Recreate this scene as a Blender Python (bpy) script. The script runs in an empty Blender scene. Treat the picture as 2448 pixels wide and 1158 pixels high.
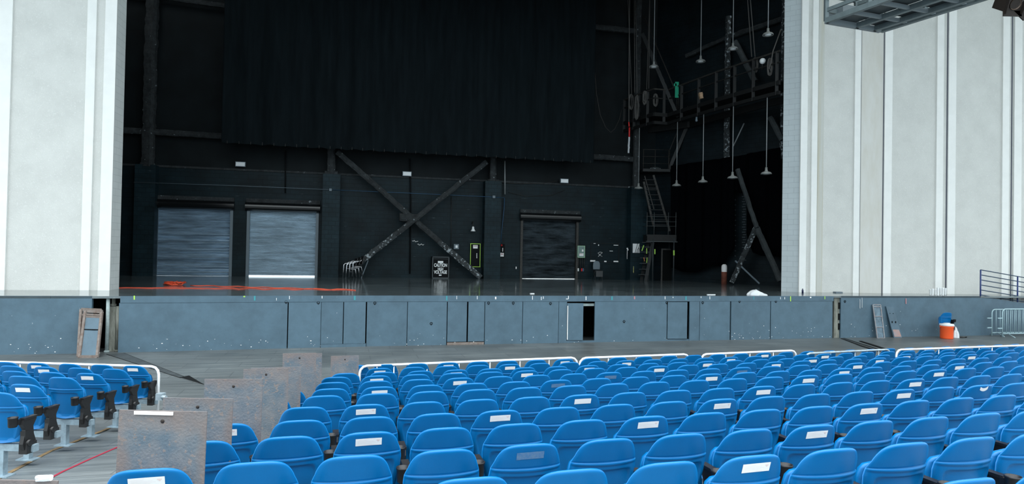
import bpy, bmesh, math, random
from mathutils import Vector, Matrix
random.seed(7)
C = bpy.context.scene.collection
SC = bpy.context.scene
V = Vector

# ---------------------------------------------------------------- camera
F, CX, CY, H = 1565.0, 1224.0, 579.0, 2.773
p_, r_ = 0.0148, -0.01855
Rc = Matrix.Rotation(p_, 3, 'X') @ Matrix.Rotation(r_, 3, 'Y')     # columns: right, forward, up
cam_d = bpy.data.cameras.new('camera'); cam = bpy.data.objects.new('camera', cam_d); C.objects.link(cam)
cam_d.sensor_width = 36.0; cam_d.sensor_fit = 'HORIZONTAL'; cam_d.lens = 36.0 * F / 2448.0
cam_d.clip_start = .05; cam_d.clip_end = 500
rt, fw, up = Rc.col[0], Rc.col[1], Rc.col[2]
cam.matrix_world = Matrix(((rt.x, up.x, -fw.x, 0), (rt.y, up.y, -fw.y, 0), (rt.z, up.z, -fw.z, H), (0, 0, 0, 1)))
SC.camera = cam
CAM = V((0, 0, H))

# ---------------------------------------------------------------- world, light, exposure
SC.view_settings.view_transform = 'Standard'; SC.view_settings.look = 'None'
SC.view_settings.gamma = 1.0; SC.view_settings.exposure = 0.0; SC.view_settings.use_curve_mapping = False
w = bpy.data.worlds.new('sky'); SC.world = w; w.use_nodes = True
wn = w.node_tree; wn.nodes.clear()
wo = wn.nodes.new('ShaderNodeOutputWorld'); wb = wn.nodes.new('ShaderNodeBackground')
wg = wn.nodes.new('ShaderNodeTexCoord'); ws = wn.nodes.new('ShaderNodeSeparateXYZ'); wr = wn.nodes.new('ShaderNodeValToRGB')
wn.links.new(wg.outputs['Generated'], ws.inputs[0]); wn.links.new(ws.outputs['Z'], wr.inputs[0])
wr.color_ramp.elements[0].position = 0.05; wr.color_ramp.elements[0].color = (.40, .485, .53, 1)
wr.color_ramp.elements[1].position = .6; wr.color_ramp.elements[1].color = (.80, .88, .90, 1)
e_ = wr.color_ramp.elements.new(1.0); e_.color = (2.1, 2.18, 2.22, 1)
wn.links.new(wr.outputs[0], wb.inputs[0]); wb.inputs[1].default_value = 3.3
wn.links.new(wb.outputs[0], wo.inputs[0])

# ---------------------------------------------------------------- pixel rays onto real planes
def ray(u, v): return Rc @ V(((u - CX) / F, 1.0, -(v - CY) / F))
def G(u, v, z=0.0):
    r = ray(u, v); return CAM + r * ((z - H) / r.z)
def atY(u, v, y):
    r = ray(u, v); return CAM + r * (y / r.y)
def proj(P):
    q = Rc.transposed() @ (V(P) - CAM)
    return CX + F * q.x / q.y, CY - F * q.z / q.y
ZS = 1.447                                  # stage floor level
TH = .2448; DR = 31.257
er = V((math.cos(TH), math.sin(TH), 0)); nr = V((-math.sin(TH), math.cos(TH), 0)); ez = V((0, 0, 1))
def RW(u, v, d=0.0):                        # pixel -> point on the plane d metres in front of the rear wall
    r = ray(u, v); return CAM + r * ((DR - d) / r.dot(nr))
def RA(u, v, d=0.0):
    q = RW(u, v, d); return q.dot(er), q.z
def RP(a, z, d=0.0): return er * a + nr * (DR - d) + ez * z

# ---------------------------------------------------------------- materials
MATS = {}
def mat(name, col, rough=.6, metal=0.0, noise=0.0, nscale=6.0, col2=None, bump=0.0, bscale=40.0, spec=.5,
        streak=None, speck=None, speck_amt=.5, emit=None, coords='Object'):
    m = bpy.data.materials.new(name); m.use_nodes = True; nt = m.node_tree; N = nt.nodes; L = nt.links
    b = N['Principled BSDF']; b.inputs['Roughness'].default_value = rough; b.inputs['Metallic'].default_value = metal
    b.inputs['Specular IOR Level'].default_value = spec
    c4 = (*col, 1); b.inputs['Base Color'].default_value = c4
    tc = N.new('ShaderNodeTexCoord').outputs[coords]
    mp = N.new('ShaderNodeMapping'); L.new(tc, mp.inputs[0])
    if streak: mp.inputs['Scale'].default_value = streak
    out = None
    if noise > 0 or col2:
        nz = N.new('ShaderNodeTexNoise'); nz.inputs['Scale'].default_value = nscale; nz.inputs['Detail'].default_value = 6
        nz.inputs['Roughness'].default_value = .65
        L.new(mp.outputs[0], nz.inputs['Vector'])
        rp = N.new('ShaderNodeValToRGB'); L.new(nz.outputs[0], rp.inputs[0])
        rp.color_ramp.elements[0].position = .35; rp.color_ramp.elements[1].position = .65
        if col2: a, c = col, col2
        else:
            a = tuple(x * (1 - noise) for x in col); c = tuple(min(1, x * (1 + noise)) for x in col)
        rp.color_ramp.elements[0].color = (*a, 1); rp.color_ramp.elements[1].color = (*c, 1)
        out = rp.outputs[0]
    if speck:
        n2 = N.new('ShaderNodeTexNoise'); n2.inputs['Scale'].default_value = speck[1]; n2.inputs['Detail'].default_value = 4
        L.new(mp.outputs[0] if len(speck) > 3 else tc, n2.inputs['Vector'])
        r2 = N.new('ShaderNodeValToRGB'); r2.color_ramp.elements[0].position = speck[2]; r2.color_ramp.elements[1].position = min(1, speck[2] + .05)
        r2.color_ramp.elements[0].color = (0, 0, 0, 1); r2.color_ramp.elements[1].color = (speck_amt,) * 3 + (1,)
        L.new(n2.outputs[0], r2.inputs[0])
        mx = N.new('ShaderNodeMix'); mx.data_type = 'RGBA'; L.new(r2.outputs[0], mx.inputs['Factor'])
        if out: L.new(out, mx.inputs['A'])
        else: mx.inputs['A'].default_value = c4
        mx.inputs['B'].default_value = (*speck[0], 1); out = mx.outputs['Result']
    if out: L.new(out, b.inputs['Base Color'])
    if bump > 0:
        n3 = N.new('ShaderNodeTexNoise'); n3.inputs['Scale'].default_value = bscale; n3.inputs['Detail'].default_value = 5
        L.new(mp.outputs[0], n3.inputs['Vector'])
        bp = N.new('ShaderNodeBump'); bp.inputs['Strength'].default_value = bump; bp.inputs['Distance'].default_value = .02
        L.new(n3.outputs[0], bp.inputs['Height']); L.new(bp.outputs[0], b.inputs['Normal'])
    MATS[name] = m; return m

def brick_mat(name, col, mortar, rough, ang, bump=.5, scale=1.0, spk=None, bw=.40, bh=.20, msize=.012, spec=.4, var=1.0):
    """blockwork: bricks run along the horizontal direction 'ang' and up z"""
    m = bpy.data.materials.new(name); m.use_nodes = True; nt = m.node_tree; N = nt.nodes; L = nt.links
    b = N['Principled BSDF']; b.inputs['Roughness'].default_value = rough; b.inputs['Specular IOR Level'].default_value = spec
    g = N.new('ShaderNodeNewGeometry'); d = N.new('ShaderNodeVectorMath'); d.operation = 'DOT_PRODUCT'
    L.new(g.outputs['Position'], d.inputs[0]); d.inputs[1].default_value = (math.cos(ang), math.sin(ang), 0)
    s = N.new('ShaderNodeSeparateXYZ'); L.new(g.outputs['Position'], s.inputs[0])
    c = N.new('ShaderNodeCombineXYZ'); L.new(d.outputs['Value'], c.inputs[0]); L.new(s.outputs[2], c.inputs[1])
    br = N.new('ShaderNodeTexBrick'); L.new(c.outputs[0], br.inputs['Vector'])
    br.inputs['Scale'].default_value = scale; br.inputs['Brick Width'].default_value = bw; br.inputs['Row Height'].default_value = bh
    br.inputs['Mortar Size'].default_value = msize; br.inputs['Mortar Smooth'].default_value = .3
    br.inputs['Color1'].default_value = (*col, 1); br.inputs['Color2'].default_value = (*[x * (1 + .2 * var) for x in col], 1); br.inputs['Mortar'].default_value = (*mortar, 1)
    nz = N.new('ShaderNodeTexNoise'); nz.inputs['Scale'].default_value = 1.3; nz.inputs['Detail'].default_value = 8; L.new(g.outputs['Position'], nz.inputs['Vector'])
    rp = N.new('ShaderNodeValToRGB'); L.new(nz.outputs[0], rp.inputs[0])
    rp.color_ramp.elements[0].position = .3; rp.color_ramp.elements[0].color = (1 - .35 * var,) * 3 + (1,)
    rp.color_ramp.elements[1].position = .75; rp.color_ramp.elements[1].color = (1 + .4 * var,) * 3 + (1,)
    mu = N.new('ShaderNodeMix'); mu.data_type = 'RGBA'; mu.blend_type = 'MULTIPLY'; mu.inputs['Factor'].default_value = 1
    L.new(br.outputs['Color'], mu.inputs['A']); L.new(rp.outputs[0], mu.inputs['B']); out = mu.outputs['Result']
    if spk:
        mp = N.new('ShaderNodeMapping'); mp.inputs['Scale'].default_value = (1, 9, 1); L.new(c.outputs[0], mp.inputs[0])
        n2 = N.new('ShaderNodeTexNoise'); n2.inputs['Scale'].default_value = spk[1]; n2.inputs['Detail'].default_value = 6; L.new(mp.outputs[0], n2.inputs['Vector'])
        r2 = N.new('ShaderNodeValToRGB'); r2.color_ramp.elements[0].position = spk[2]; r2.color_ramp.elements[1].position = spk[2] + .1
        r2.color_ramp.elements[0].color = (0, 0, 0, 1); r2.color_ramp.elements[1].color = (.6, .6, .6, 1)
        L.new(n2.outputs[0], r2.inputs[0]); mx = N.new('ShaderNodeMix'); mx.data_type = 'RGBA'; L.new(r2.outputs[0], mx.inputs['Factor'])
        L.new(out, mx.inputs['A']); mx.inputs['B'].default_value = (*spk[0], 1); out = mx.outputs['Result']
    L.new(out, b.inputs['Base Color'])
    bp = N.new('ShaderNodeBump'); bp.inputs['Strength'].default_value = bump; bp.inputs['Distance'].default_value = .01; bp.invert = True
    L.new(br.outputs['Fac'], bp.inputs['Height']); L.new(bp.outputs[0], b.inputs['Normal'])
    MATS[name] = m; return m

def wood_floor_mat(name, c1, c2, ang, rough, rvar, line, spec=.5, scr=(.3, .33, .34), plank=2.4, bmp=.12):
    """painted boards: long grain and worn streaks along ang"""
    m = bpy.data.materials.new(name); m.use_nodes = True; nt = m.node_tree; N = nt.nodes; L = nt.links
    b = N['Principled BSDF']; b.inputs['Specular IOR Level'].default_value = spec
    g = N.new('ShaderNodeNewGeometry')
    mp = N.new('ShaderNodeMapping'); mp.vector_type = 'POINT'; L.new(g.outputs['Position'], mp.inputs[0])
    mp.inputs['Rotation'].default_value = (0, 0, -ang)
    st = N.new('ShaderNodeMapping'); L.new(mp.outputs[0], st.inputs[0]); st.inputs['Scale'].default_value = (.35, 5, 1)
    n1 = N.new('ShaderNodeTexNoise'); n1.inputs['Scale'].default_value = 1.6; n1.inputs['Detail'].default_value = 9; n1.inputs['Roughness'].default_value = .7
    L.new(st.outputs[0], n1.inputs['Vector'])
    r1 = N.new('ShaderNodeValToRGB'); L.new(n1.outputs[0], r1.inputs[0])
    r1.color_ramp.elements[0].position = .3; r1.color_ramp.elements[0].color = (*c1, 1)
    r1.color_ramp.elements[1].position = .7; r1.color_ramp.elements[1].color = (*c2, 1)
    n4 = N.new('ShaderNodeTexNoise'); n4.inputs['Scale'].default_value = .5; n4.inputs['Detail'].default_value = 4; L.new(mp.outputs[0], n4.inputs['Vector'])
    r4 = N.new('ShaderNodeValToRGB'); L.new(n4.outputs[0], r4.inputs[0]); r4.color_ramp.elements[0].position = .3; r4.color_ramp.elements[1].position = .7
    r4.color_ramp.elements[0].color = (.7, .7, .7, 1); r4.color_ramp.elements[1].color = (1.25, 1.25, 1.25, 1)
    m4 = N.new('ShaderNodeMix'); m4.data_type = 'RGBA'; m4.blend_type = 'MULTIPLY'; m4.inputs['Factor'].default_value = 1
    L.new(r1.outputs[0], m4.inputs['A']); L.new(r4.outputs[0], m4.inputs['B'])
    n2 = N.new('ShaderNodeTexNoise'); n2.inputs['Scale'].default_value = 5; n2.inputs['Detail'].default_value = 5; L.new(st.outputs[0], n2.inputs['Vector'])
    r2 = N.new('ShaderNodeValToRGB'); L.new(n2.outputs[0], r2.inputs[0]); r2.color_ramp.elements[0].position = .66; r2.color_ramp.elements[1].position = .74
    r2.color_ramp.elements[0].color = (0, 0, 0, 1); r2.color_ramp.elements[1].color = (.6, .6, .6, 1)
    mx = N.new('ShaderNodeMix'); mx.data_type = 'RGBA'; L.new(r2.outputs[0], mx.inputs['Factor']); L.new(m4.outputs['Result'], mx.inputs['A']); mx.inputs['B'].default_value = (*scr, 1)
    out = mx.outputs['Result']
    br = N.new('ShaderNodeTexBrick'); L.new(mp.outputs[0], br.inputs['Vector']); br.inputs['Scale'].default_value = 1
    br.inputs['Brick Width'].default_value = plank; br.inputs['Row Height'].default_value = plank / 2; br.inputs['Mortar Size'].default_value = .008
    br.inputs['Color1'].default_value = (1, 1, 1, 1); br.inputs['Color2'].default_value = (.88, .88, .88, 1); br.inputs['Mortar'].default_value = (line,) * 3 + (1,)
    m3 = N.new('ShaderNodeMix'); m3.data_type = 'RGBA'; m3.blend_type = 'MULTIPLY'; m3.inputs['Factor'].default_value = 1
    L.new(out, m3.inputs['A']); L.new(br.outputs['Color'], m3.inputs['B']); L.new(m3.outputs['Result'], b.inputs['Base Color'])
    mr = N.new('ShaderNodeMapRange'); L.new(n1.outputs[0], mr.inputs[0]); mr.inputs['From Min'].default_value = .3; mr.inputs['From Max'].default_value = .7
    mr.inputs['To Min'].default_value = rough; mr.inputs['To Max'].default_value = rough + rvar; L.new(mr.outputs[0], b.inputs['Roughness'])
    bp = N.new('ShaderNodeBump'); bp.inputs['Strength'].default_value = bmp; bp.inputs['Distance'].default_value = .01
    L.new(n1.outputs[0], bp.inputs['Height']); L.new(bp.outputs[0], b.inputs['Normal'])
    MATS[name] = m; return m

M_seat = mat('seat_blue', (.0006, .136, .375), .30, noise=.05, nscale=3, bump=.08, bscale=260, spec=.28)
M_black = mat('black_plastic', (.012, .012, .013), .45)
M_blackm = mat('black_metal', (.015, .016, .018), .4, .3, noise=.3, nscale=8)
M_galv = mat('galvanised', (.34, .42, .47), .45, .25, noise=.2, nscale=9)
M_post = mat('post_grey', (.27, .36, .42), .5, .2, noise=.2, nscale=12)
M_white = mat('white_paint', (.80, .82, .84), .45, noise=.05)
M_label = mat('label_paper', (.90, .90, .90), .7, col2=(.86, .84, .84), nscale=60, streak=(1, 6, 6))
M_resid = mat('label_residue', (.13, .23, .36), .8, col2=(.06, .18, .38), nscale=60)
M_rust = mat('rusty_plate', (.095, .128, .158), .75, .1, col2=(.172, .172, .178), nscale=7.0, speck=((.24, .18, .15), 34, .60), speck_amt=.6, bump=.25, bscale=70)
def edge_rust(m):
    nt = m.node_tree; N = nt.nodes; L = nt.links; b = N['Principled BSDF']; src = b.inputs['Base Color'].links[0].from_socket
    g = N.new('ShaderNodeTexCoord'); sp = N.new('ShaderNodeSeparateXYZ'); L.new(g.outputs['Generated'], sp.inputs[0])
    def md(op, a, b_=None):
        n = N.new('ShaderNodeMath'); n.operation = op
        for k, x in enumerate((a, b_)):
            if x is None: continue
            if isinstance(x, float): n.inputs[k].default_value = x
            else: L.new(x, n.inputs[k])
        return n.outputs[0]
    ex = md('ABSOLUTE', md('SUBTRACT', sp.outputs[0], .5)); ez_ = md('ABSOLUTE', md('SUBTRACT', sp.outputs[2], .5)); e = md('MAXIMUM', ex, ez_)
    nz = N.new('ShaderNodeTexNoise'); nz.inputs['Scale'].default_value = 4; nz.inputs['Detail'].default_value = 7; L.new(g.outputs['Object'], nz.inputs['Vector'])
    f = md('ADD', e, md('MULTIPLY', md('SUBTRACT', nz.outputs[0], .5), .5))
    mr = N.new('ShaderNodeMapRange'); L.new(f, mr.inputs[0]); mr.inputs['From Min'].default_value = .38; mr.inputs['From Max'].default_value = .52; mr.inputs['To Max'].default_value = .75
    mx = N.new('ShaderNodeMix'); mx.data_type = 'RGBA'; L.new(mr.outputs[0], mx.inputs['Factor']); L.new(src, mx.inputs['A']); mx.inputs['B'].default_value = (.180, .142, .130, 1)
    L.new(mx.outputs['Result'], b.inputs['Base Color'])
edge_rust(M_rust)
M_rustb = mat('rusty_steel', (.17, .12, .10), .8, .1, col2=(.26, .23, .21), nscale=9)
M_brick = brick_mat('black_blockwork', (.0045, .0125, .0165), (.0035, .0095, .0125), .5, TH, bump=.25, spk=((.10, .13, .14), 2.2, .67), spec=.16)
M_brick2 = brick_mat('black_blockwork_side', (.005, .010, .013), (.0035, .007, .009), .55, 2.35, bump=.25, spk=((.09, .12, .13), 2.2, .69), spec=.16)
M_upper = brick_mat('black_upper_wall', (.0045, .0075, .009), (.007, .011, .012), .7, TH, bw=6.0, bh=1.9, msize=.006, spec=.2)
M_pier = brick_mat('black_pier', (.0078, .0195, .0255), (.0055, .013, .017), .5, TH, bump=.25, spk=((.12, .15, .16), 2.5, .67), bw=.3, spec=.16)
M_fire = mat('fireproofed_steel', (.012, .0145, .016), .85, col2=(.034, .040, .043), nscale=5, speck=((.30, .34, .36), 7, .66), speck_amt=.7, bump=.9, bscale=16)
M_peel = mat('peeling_steel', (.018, .022, .024), .8, col2=(.05, .06, .065), nscale=5, speck=((.42, .47, .50), 9, .57), speck_amt=.85, bump=.7, bscale=14)
M_drape = mat('black_drape', (.0060, .0095, .0115), .95, noise=.25, nscale=1.2, streak=(4, 4, .4), spec=.1)
M_drape2 = mat('black_velour', (.0018, .0022, .003), 1, spec=0)
M_dark = mat('dark_paint', (.004, .005, .006), .8, spec=.2)
M_gallery = mat('gallery_steel', (.006, .0065, .007), .6, .2, noise=.3)
M_rail = mat('worn_rail', (.035, .033, .03), .55, .3, noise=.4, nscale=14)
M_rope = mat('rope', (.095, .09, .085), .9)
M_door = mat('roller_slats', (.31, .42, .53), .30, .5, noise=.35, nscale=1.6, streak=(.6, .6, 6), bump=.1, bscale=10)
M_door2 = mat('roller_slats_pale', (.42, .53, .62), .30, .45, noise=.25, nscale=1.6, streak=(.6, .6, 6), bump=.1, bscale=10)
M_door3 = mat('dark_roller_slats', (.085, .11, .13), .36, .45, col2=(.012, .018, .022), nscale=.8, streak=(1, 1, 7))
M_gloss = mat('gloss_black', (.006, .007, .008), .18)
M_stage = wood_floor_mat('stage_boards', (.074, .096, .105), (.165, .200, .212), TH, .05, .13, .5, spec=.9, bmp=.03)
M_pit = wood_floor_mat('pit_boards', (.082, .096, .102), (.185, .206, .212), TH, .30, .25, .55, spec=.45, scr=(.30, .34, .36), plank=1.2)
M_face = mat('stage_face_paint', (.075, .132, .178), .55, noise=.12, nscale=2.2, speck=((.55, .62, .66), 11, .735), speck_amt=.8, bump=.12, bscale=60)
M_face2 = mat('stage_panel_paint', (.080, .140, .188), .5, noise=.10, nscale=3, speck=((.5, .6, .65), 13, .745), speck_amt=.8)
M_face3 = mat('stage_ramp_paint', (.072, .125, .170), .55, noise=.12, nscale=2.2)
M_stucco = mat('stucco', (.645, .645, .62), .9, noise=.05, nscale=1.2, bump=.5, bscale=34, speck=((.76, .76, .74), 24, .60), speck_amt=.45, spec=.2, coords='Object')
M_strip = mat('white_pilaster', (.85, .85, .83), .8, noise=.03, nscale=2, spec=.2)
M_tan = mat('stained_stucco', (.60, .61, .585), .9, col2=(.56, .53, .44), nscale=1.0, streak=(4, 4, .22), bump=.5, bscale=34, spec=.2)
M_seam = mat('wall_seam', (.10, .11, .14), .9)
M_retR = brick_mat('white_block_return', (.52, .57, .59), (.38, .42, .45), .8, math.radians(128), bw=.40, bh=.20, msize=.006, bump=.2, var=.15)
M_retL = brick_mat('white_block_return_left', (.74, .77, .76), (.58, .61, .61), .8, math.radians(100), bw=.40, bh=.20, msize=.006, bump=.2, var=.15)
M_pipe = mat('pale_pipe', (.33, .40, .40), .6, noise=.2, nscale=8)
M_conc = mat('concrete_column', (.30, .31, .27), .85, col2=(.12, .12, .10), nscale=3, streak=(4, 4, .7))
M_void = mat('void_black', (.004, .005, .005), .9, spec=.1)
M_orange = mat('orange_plastic', (.95, .115, .025), .4)
M_ocord = mat('orange_cord', (.80, .10, .04), .5)
M_blue = mat('navy_rail', (.030, .055, .19), .5, .2)
M_bike = mat('barricade_steel', (.40, .55, .60), .45, .3)
M_cloth = mat('white_cloth', (.80, .83, .86), .9, bump=.6, bscale=20)
M_green = mat('green_panel', (.17, .26, .24), .5)
M_lime = mat('lime_tape', (.42, .72, .10), .6)
M_ylw = mat('yellow_line', (.16, .105, .045), .8, noise=.4, nscale=9)
M_red = mat('red_tape', (.30, .010, .035), .7)
M_redp = mat('red_plastic', (.55, .02, .02), .5)
M_shade = mat('enamel_shade', (.30, .31, .30), .35, .1, noise=.15)
M_rod = mat('lamp_rod', (.34, .36, .37), .5, .2)
M_bulb = mat('white_bulb', (.85, .87, .88), .4)
M_chrome = mat('chrome', (.75, .75, .78), .16, 1)
M_greyp = mat('grey_plastic', (.13, .17, .20), .45)
M_truss = mat('truss_grey', (.15, .19, .20), .55, .15, noise=.15, nscale=3)
M_trussd = mat('truss_panel', (.025, .032, .036), .7)
M_brown = mat('brown_fixture', (.030, .022, .018), .45, .3)
M_tan2 = mat('amber_lens', (.16, .11, .08), .3)
M_teal = mat('teal_tape', (.05, .28, .32), .6)
M_pink = mat('pink_mark', (.45, .22, .24), .7)
M_grnc = mat('green_cloth', (.01, .30, .17), .8)
M_bluec = mat('blue_cable', (.03, .10, .20), .5)
M_wood = mat('raw_wood', (.33, .21, .13), .8, noise=.3, nscale=6, streak=(1, 5, 5))
M_conc2 = mat('outside_concrete', (.55, .56, .55), .9, noise=.1)
M_stair = mat('worn_black_stair', (.008, .010, .011), .55, .2, noise=.4, nscale=6)

# ---------------------------------------------------------------- mesh builder
class MB:
    def __init__(s): s.v = []; s.f = []; s.sm = []
    def add(s, vs, fs, smooth=False):
        o = len(s.v); s.v += [V(q) for q in vs]; s.f += [tuple(i + o for i in f) for f in fs]; s.sm += [smooth] * len(fs); return s
    def box(s, c, size, rz=0.0, M=None):
        hx, hy, hz = size[0] / 2, size[1] / 2, size[2] / 2
        R = M if M is not None else Matrix.Rotation(rz, 3, 'Z')
        vs = [V(c) + R @ V((x * hx, y * hy, z * hz)) for z in (-1, 1) for y in (-1, 1) for x in (-1, 1)]
        return s.add(vs, [(0, 2, 3, 1), (4, 5, 7, 6), (0, 1, 5, 4), (2, 6, 7, 3), (0, 4, 6, 2), (1, 3, 7, 5)])
    def hexa(s, q):            # eight corners: 4 lower ring, 4 upper ring
        return s.add(q, [(3, 2, 1, 0), (4, 5, 6, 7), (0, 1, 5, 4), (1, 2, 6, 5), (2, 3, 7, 6), (3, 0, 4, 7)])
    def prism(s, poly, vec):
        n = len(poly); a = [V(q) for q in poly]; b = [q + V(vec) for q in a]
        return s.add(a + b, [tuple(range(n - 1, -1, -1)), tuple(range(n, 2 * n))] + [(i, (i + 1) % n, n + (i + 1) % n, n + i) for i in range(n)])
    def beam(s, p, q, wd, dp, upv=(0, 0, 1)):
        p, q = V(p), V(q); d = (q - p).normalized(); u = V(upv)
        if abs(d.dot(u)) > .98: u = V((1, 0, 0))
        x = d.cross(u).normalized(); y = x.cross(d).normalized()
        r = [x * a * wd / 2 + y * b * dp / 2 for a, b in ((-1, -1), (1, -1), (1, 1), (-1, 1))]
        return s.hexa([p + k for k in r] + [q + k for k in r])
    def tube(s, pts, r, n=8, closed=False, cap=True):
        pts = [V(q) for q in pts]; m = len(pts); vs = []; last = None
        for i, q in enumerate(pts):
            d = (pts[(i + 1) % m] - pts[i - 1]) if closed else (pts[min(i + 1, m - 1)] - pts[max(i - 1, 0)])
            d.normalize()
            if last is None:
                u = V((0, 0, 1)) if abs(d.z) < .9 else V((1, 0, 0)); x = d.cross(u).normalized()
            else:
                x = (last - d * last.dot(d)).normalized()
            last = x; y = d.cross(x)
            rr = r[i] if isinstance(r, (list, tuple)) else r
            vs += [q + (x * math.cos(t) + y * math.sin(t)) * rr for t in [2 * math.pi * k / n for k in range(n)]]
        fs = []
        for i in range(m if closed else m - 1):
            j = (i + 1) % m
            fs += [(i * n + k, j * n + k, j * n + (k + 1) % n, i * n + (k + 1) % n) for k in range(n)]
        s.add(vs, fs, True)
        if cap and not closed:
            o = len(s.v) - len(vs)
            s.f += [tuple(o + k for k in range(n)), tuple(o + (m - 1) * n + n - 1 - k for k in range(n))]; s.sm += [False, False]
        return s
    def lathe(s, prof, c=(0, 0, 0), n=20, M=None):
        c = V(c); vs = []
        for r, z in prof:
            for k in range(n):
                t = 2 * math.pi * k / n; q = V((r * math.cos(t), r * math.sin(t), z)); vs.append(c + (M @ q if M is not None else q))
        fs = [(i * n + k, i * n + (k + 1) % n, (i + 1) * n + (k + 1) % n, (i + 1) * n + k) for i in range(len(prof) - 1) for k in range(n)]
        return s.add(vs, fs, True)
    def ball(s, c, r, n=10, sc=(1, 1, 1)):
        vs = []; m = n // 2 + 1
        for i in range(m + 1):
            a = math.pi * i / m
            for k in range(n): t = 2 * math.pi * k / n; vs.append(V(c) + V((r * sc[0] * math.sin(a) * math.cos(t), r * sc[1] * math.sin(a) * math.sin(t), r * sc[2] * math.cos(a))))
        fs = [(i * n + k, (i + 1) * n + k, (i + 1) * n + (k + 1) % n, i * n + (k + 1) % n) for i in range(m) for k in range(n)]
        return s.add(vs, fs, True)
    def lumpy(s, p, q, rad, seed=0, jit=.18, step=.16, n=10, sq=1.0):
        rd = random.Random(seed); p, q = V(p), V(q); L = (q - p).length; m = max(2, int(L / step)); d = (q - p) / L
        u = V((0, 0, 1)) if abs(d.z) < .9 else V((0, 1, 0)); x = d.cross(u).normalized(); y = x.cross(d).normalized()
        vs = []; w0 = [rd.uniform(-1, 1) for _ in range(n)]
        for i in range(m + 1):
            off = x * rd.uniform(-.1, .1) * rad + y * rd.uniform(-.1, .1) * rad
            for k in range(n):
                w0[k] = w0[k] * .6 + rd.uniform(-1, 1) * .5
                t = 2 * math.pi * (k + .5) / n; ct, st = math.cos(t), math.sin(t)
                e = 1 / max(abs(ct), abs(st)); e = 1 + (e - 1) * .75
                vs.append(p + d * (L * i / m) + off + (x * ct + y * st * sq) * rad * e * (1 + jit * w0[k]))
        fs = [(i * n + k, (i + 1) * n + k, (i + 1) * n + (k + 1) % n, i * n + (k + 1) % n) for i in range(m) for k in range(n)]
        s.add(vs, fs + [tuple(range(n)), tuple(m * n + n - 1 - k for k in range(n))], False); return s
    def build(s, name, m, parent=None, origin=None, bevel=0.0):
        me = bpy.data.meshes.new(name); o3 = V(origin) if origin is not None else V((0, 0, 0))
        me.from_pydata([tuple(q - o3) for q in s.v], [], s.f); me.materials.append(m)
        me.polygons.foreach_set('use_smooth', s.sm); me.update()
        bm = bmesh.new(); bm.from_mesh(me); bmesh.ops.recalc_face_normals(bm, faces=bm.faces); bm.to_mesh(me); bm.free()
        o = bpy.data.objects.new(name, me); C.objects.link(o); o.location = o3
        if parent is not None: o.parent = parent; o.matrix_parent_inverse = Matrix.Identity(4); o.location = o3 - V(parent.location) if parent.type == 'EMPTY' and parent.get('flat') else o3
        if bevel > 0:
            b = o.modifiers.new('bevel', 'BEVEL'); b.width = bevel; b.segments = 2; b.limit_method = 'ANGLE'
        return o

def tag(o, label=None, cat=None, group=None, kind=None):
    if label: o['label'] = label
    if cat: o['category'] = cat
    if group: o['group'] = group
    if kind: o['kind'] = kind
    return o
def empty(name, loc=(0, 0, 0), rz=0.0, label=None, cat=None, group=None, kind=None):
    o = bpy.data.objects.new(name, None); C.objects.link(o); o.location = loc; o.rotation_euler = (0, 0, rz); o['flat'] = 1
    o.empty_display_size = .1
    return tag(o, label, cat, group, kind)
def struct(name, mb, m, parent=None, bevel=0): return tag(mb.build(name, m, parent, bevel=bevel), kind=None if parent else 'structure')
def copy_tree(o, parent=None):
    c = o.copy(); C.objects.link(c)
    if parent is not None: c.parent = parent
    for ch in [x for x in o.children]: copy_tree(ch, c)
    return c
def rbox(mb, u0, v0, u1, v1, d0, d1):
    """box on the rear wall whose front face (d1 in front of the wall) covers the pixel rectangle"""
    um = (u0 + u1) / 2; vm = (v0 + v1) / 2
    a0, a1 = RA(u0, vm, d1)[0], RA(u1, vm, d1)[0]; z1, z0 = RA(um, v0, d1)[1], RA(um, v1, d1)[1]
    return abox(mb, a0, a1, z0, z1, d0, d1)
def abox(mb, a0, a1, z0, z1, d0, d1):
    return mb.hexa([RP(a0, z0, d1), RP(a1, z0, d1), RP(a1, z0, d0), RP(a0, z0, d0), RP(a0, z1, d1), RP(a1, z1, d1), RP(a1, z1, d0), RP(a0, z1, d0)])
def text_mesh(txt, size, name, m, parent, M, extrude=.002, stencil=None):
    cu = bpy.data.curves.new(name, 'FONT'); cu.body = txt; cu.size = size; cu.align_x = 'CENTER'; cu.align_y = 'CENTER'; cu.extrude = extrude
    cu.offset = size * .03
    t = bpy.data.objects.new(name + '_c', cu); C.objects.link(t); bpy.context.view_layer.update()
    me = bpy.data.meshes.new_from_object(t.evaluated_get(bpy.context.evaluated_depsgraph_get()))
    bpy.data.objects.remove(t); me.materials.clear(); me.materials.append(m); me.transform(M)
    o = bpy.data.objects.new(name, me); C.objects.link(o)
    if parent is not None: o.parent = parent; o.location = -V(parent.location) if parent.type == 'EMPTY' else (0, 0, 0)
    return o
def wallM(q, ex, nrm):      # text matrix: x along ex, y up, z toward viewer
    zc = V(nrm).normalized(); xc = V(ex).normalized(); yc = zc.cross(xc)
    return Matrix(((xc.x, yc.x, zc.x, q[0]), (xc.y, yc.y, zc.y, q[1]), (xc.z, yc.z, zc.z, q[2]), (0, 0, 0, 1)))

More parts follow.
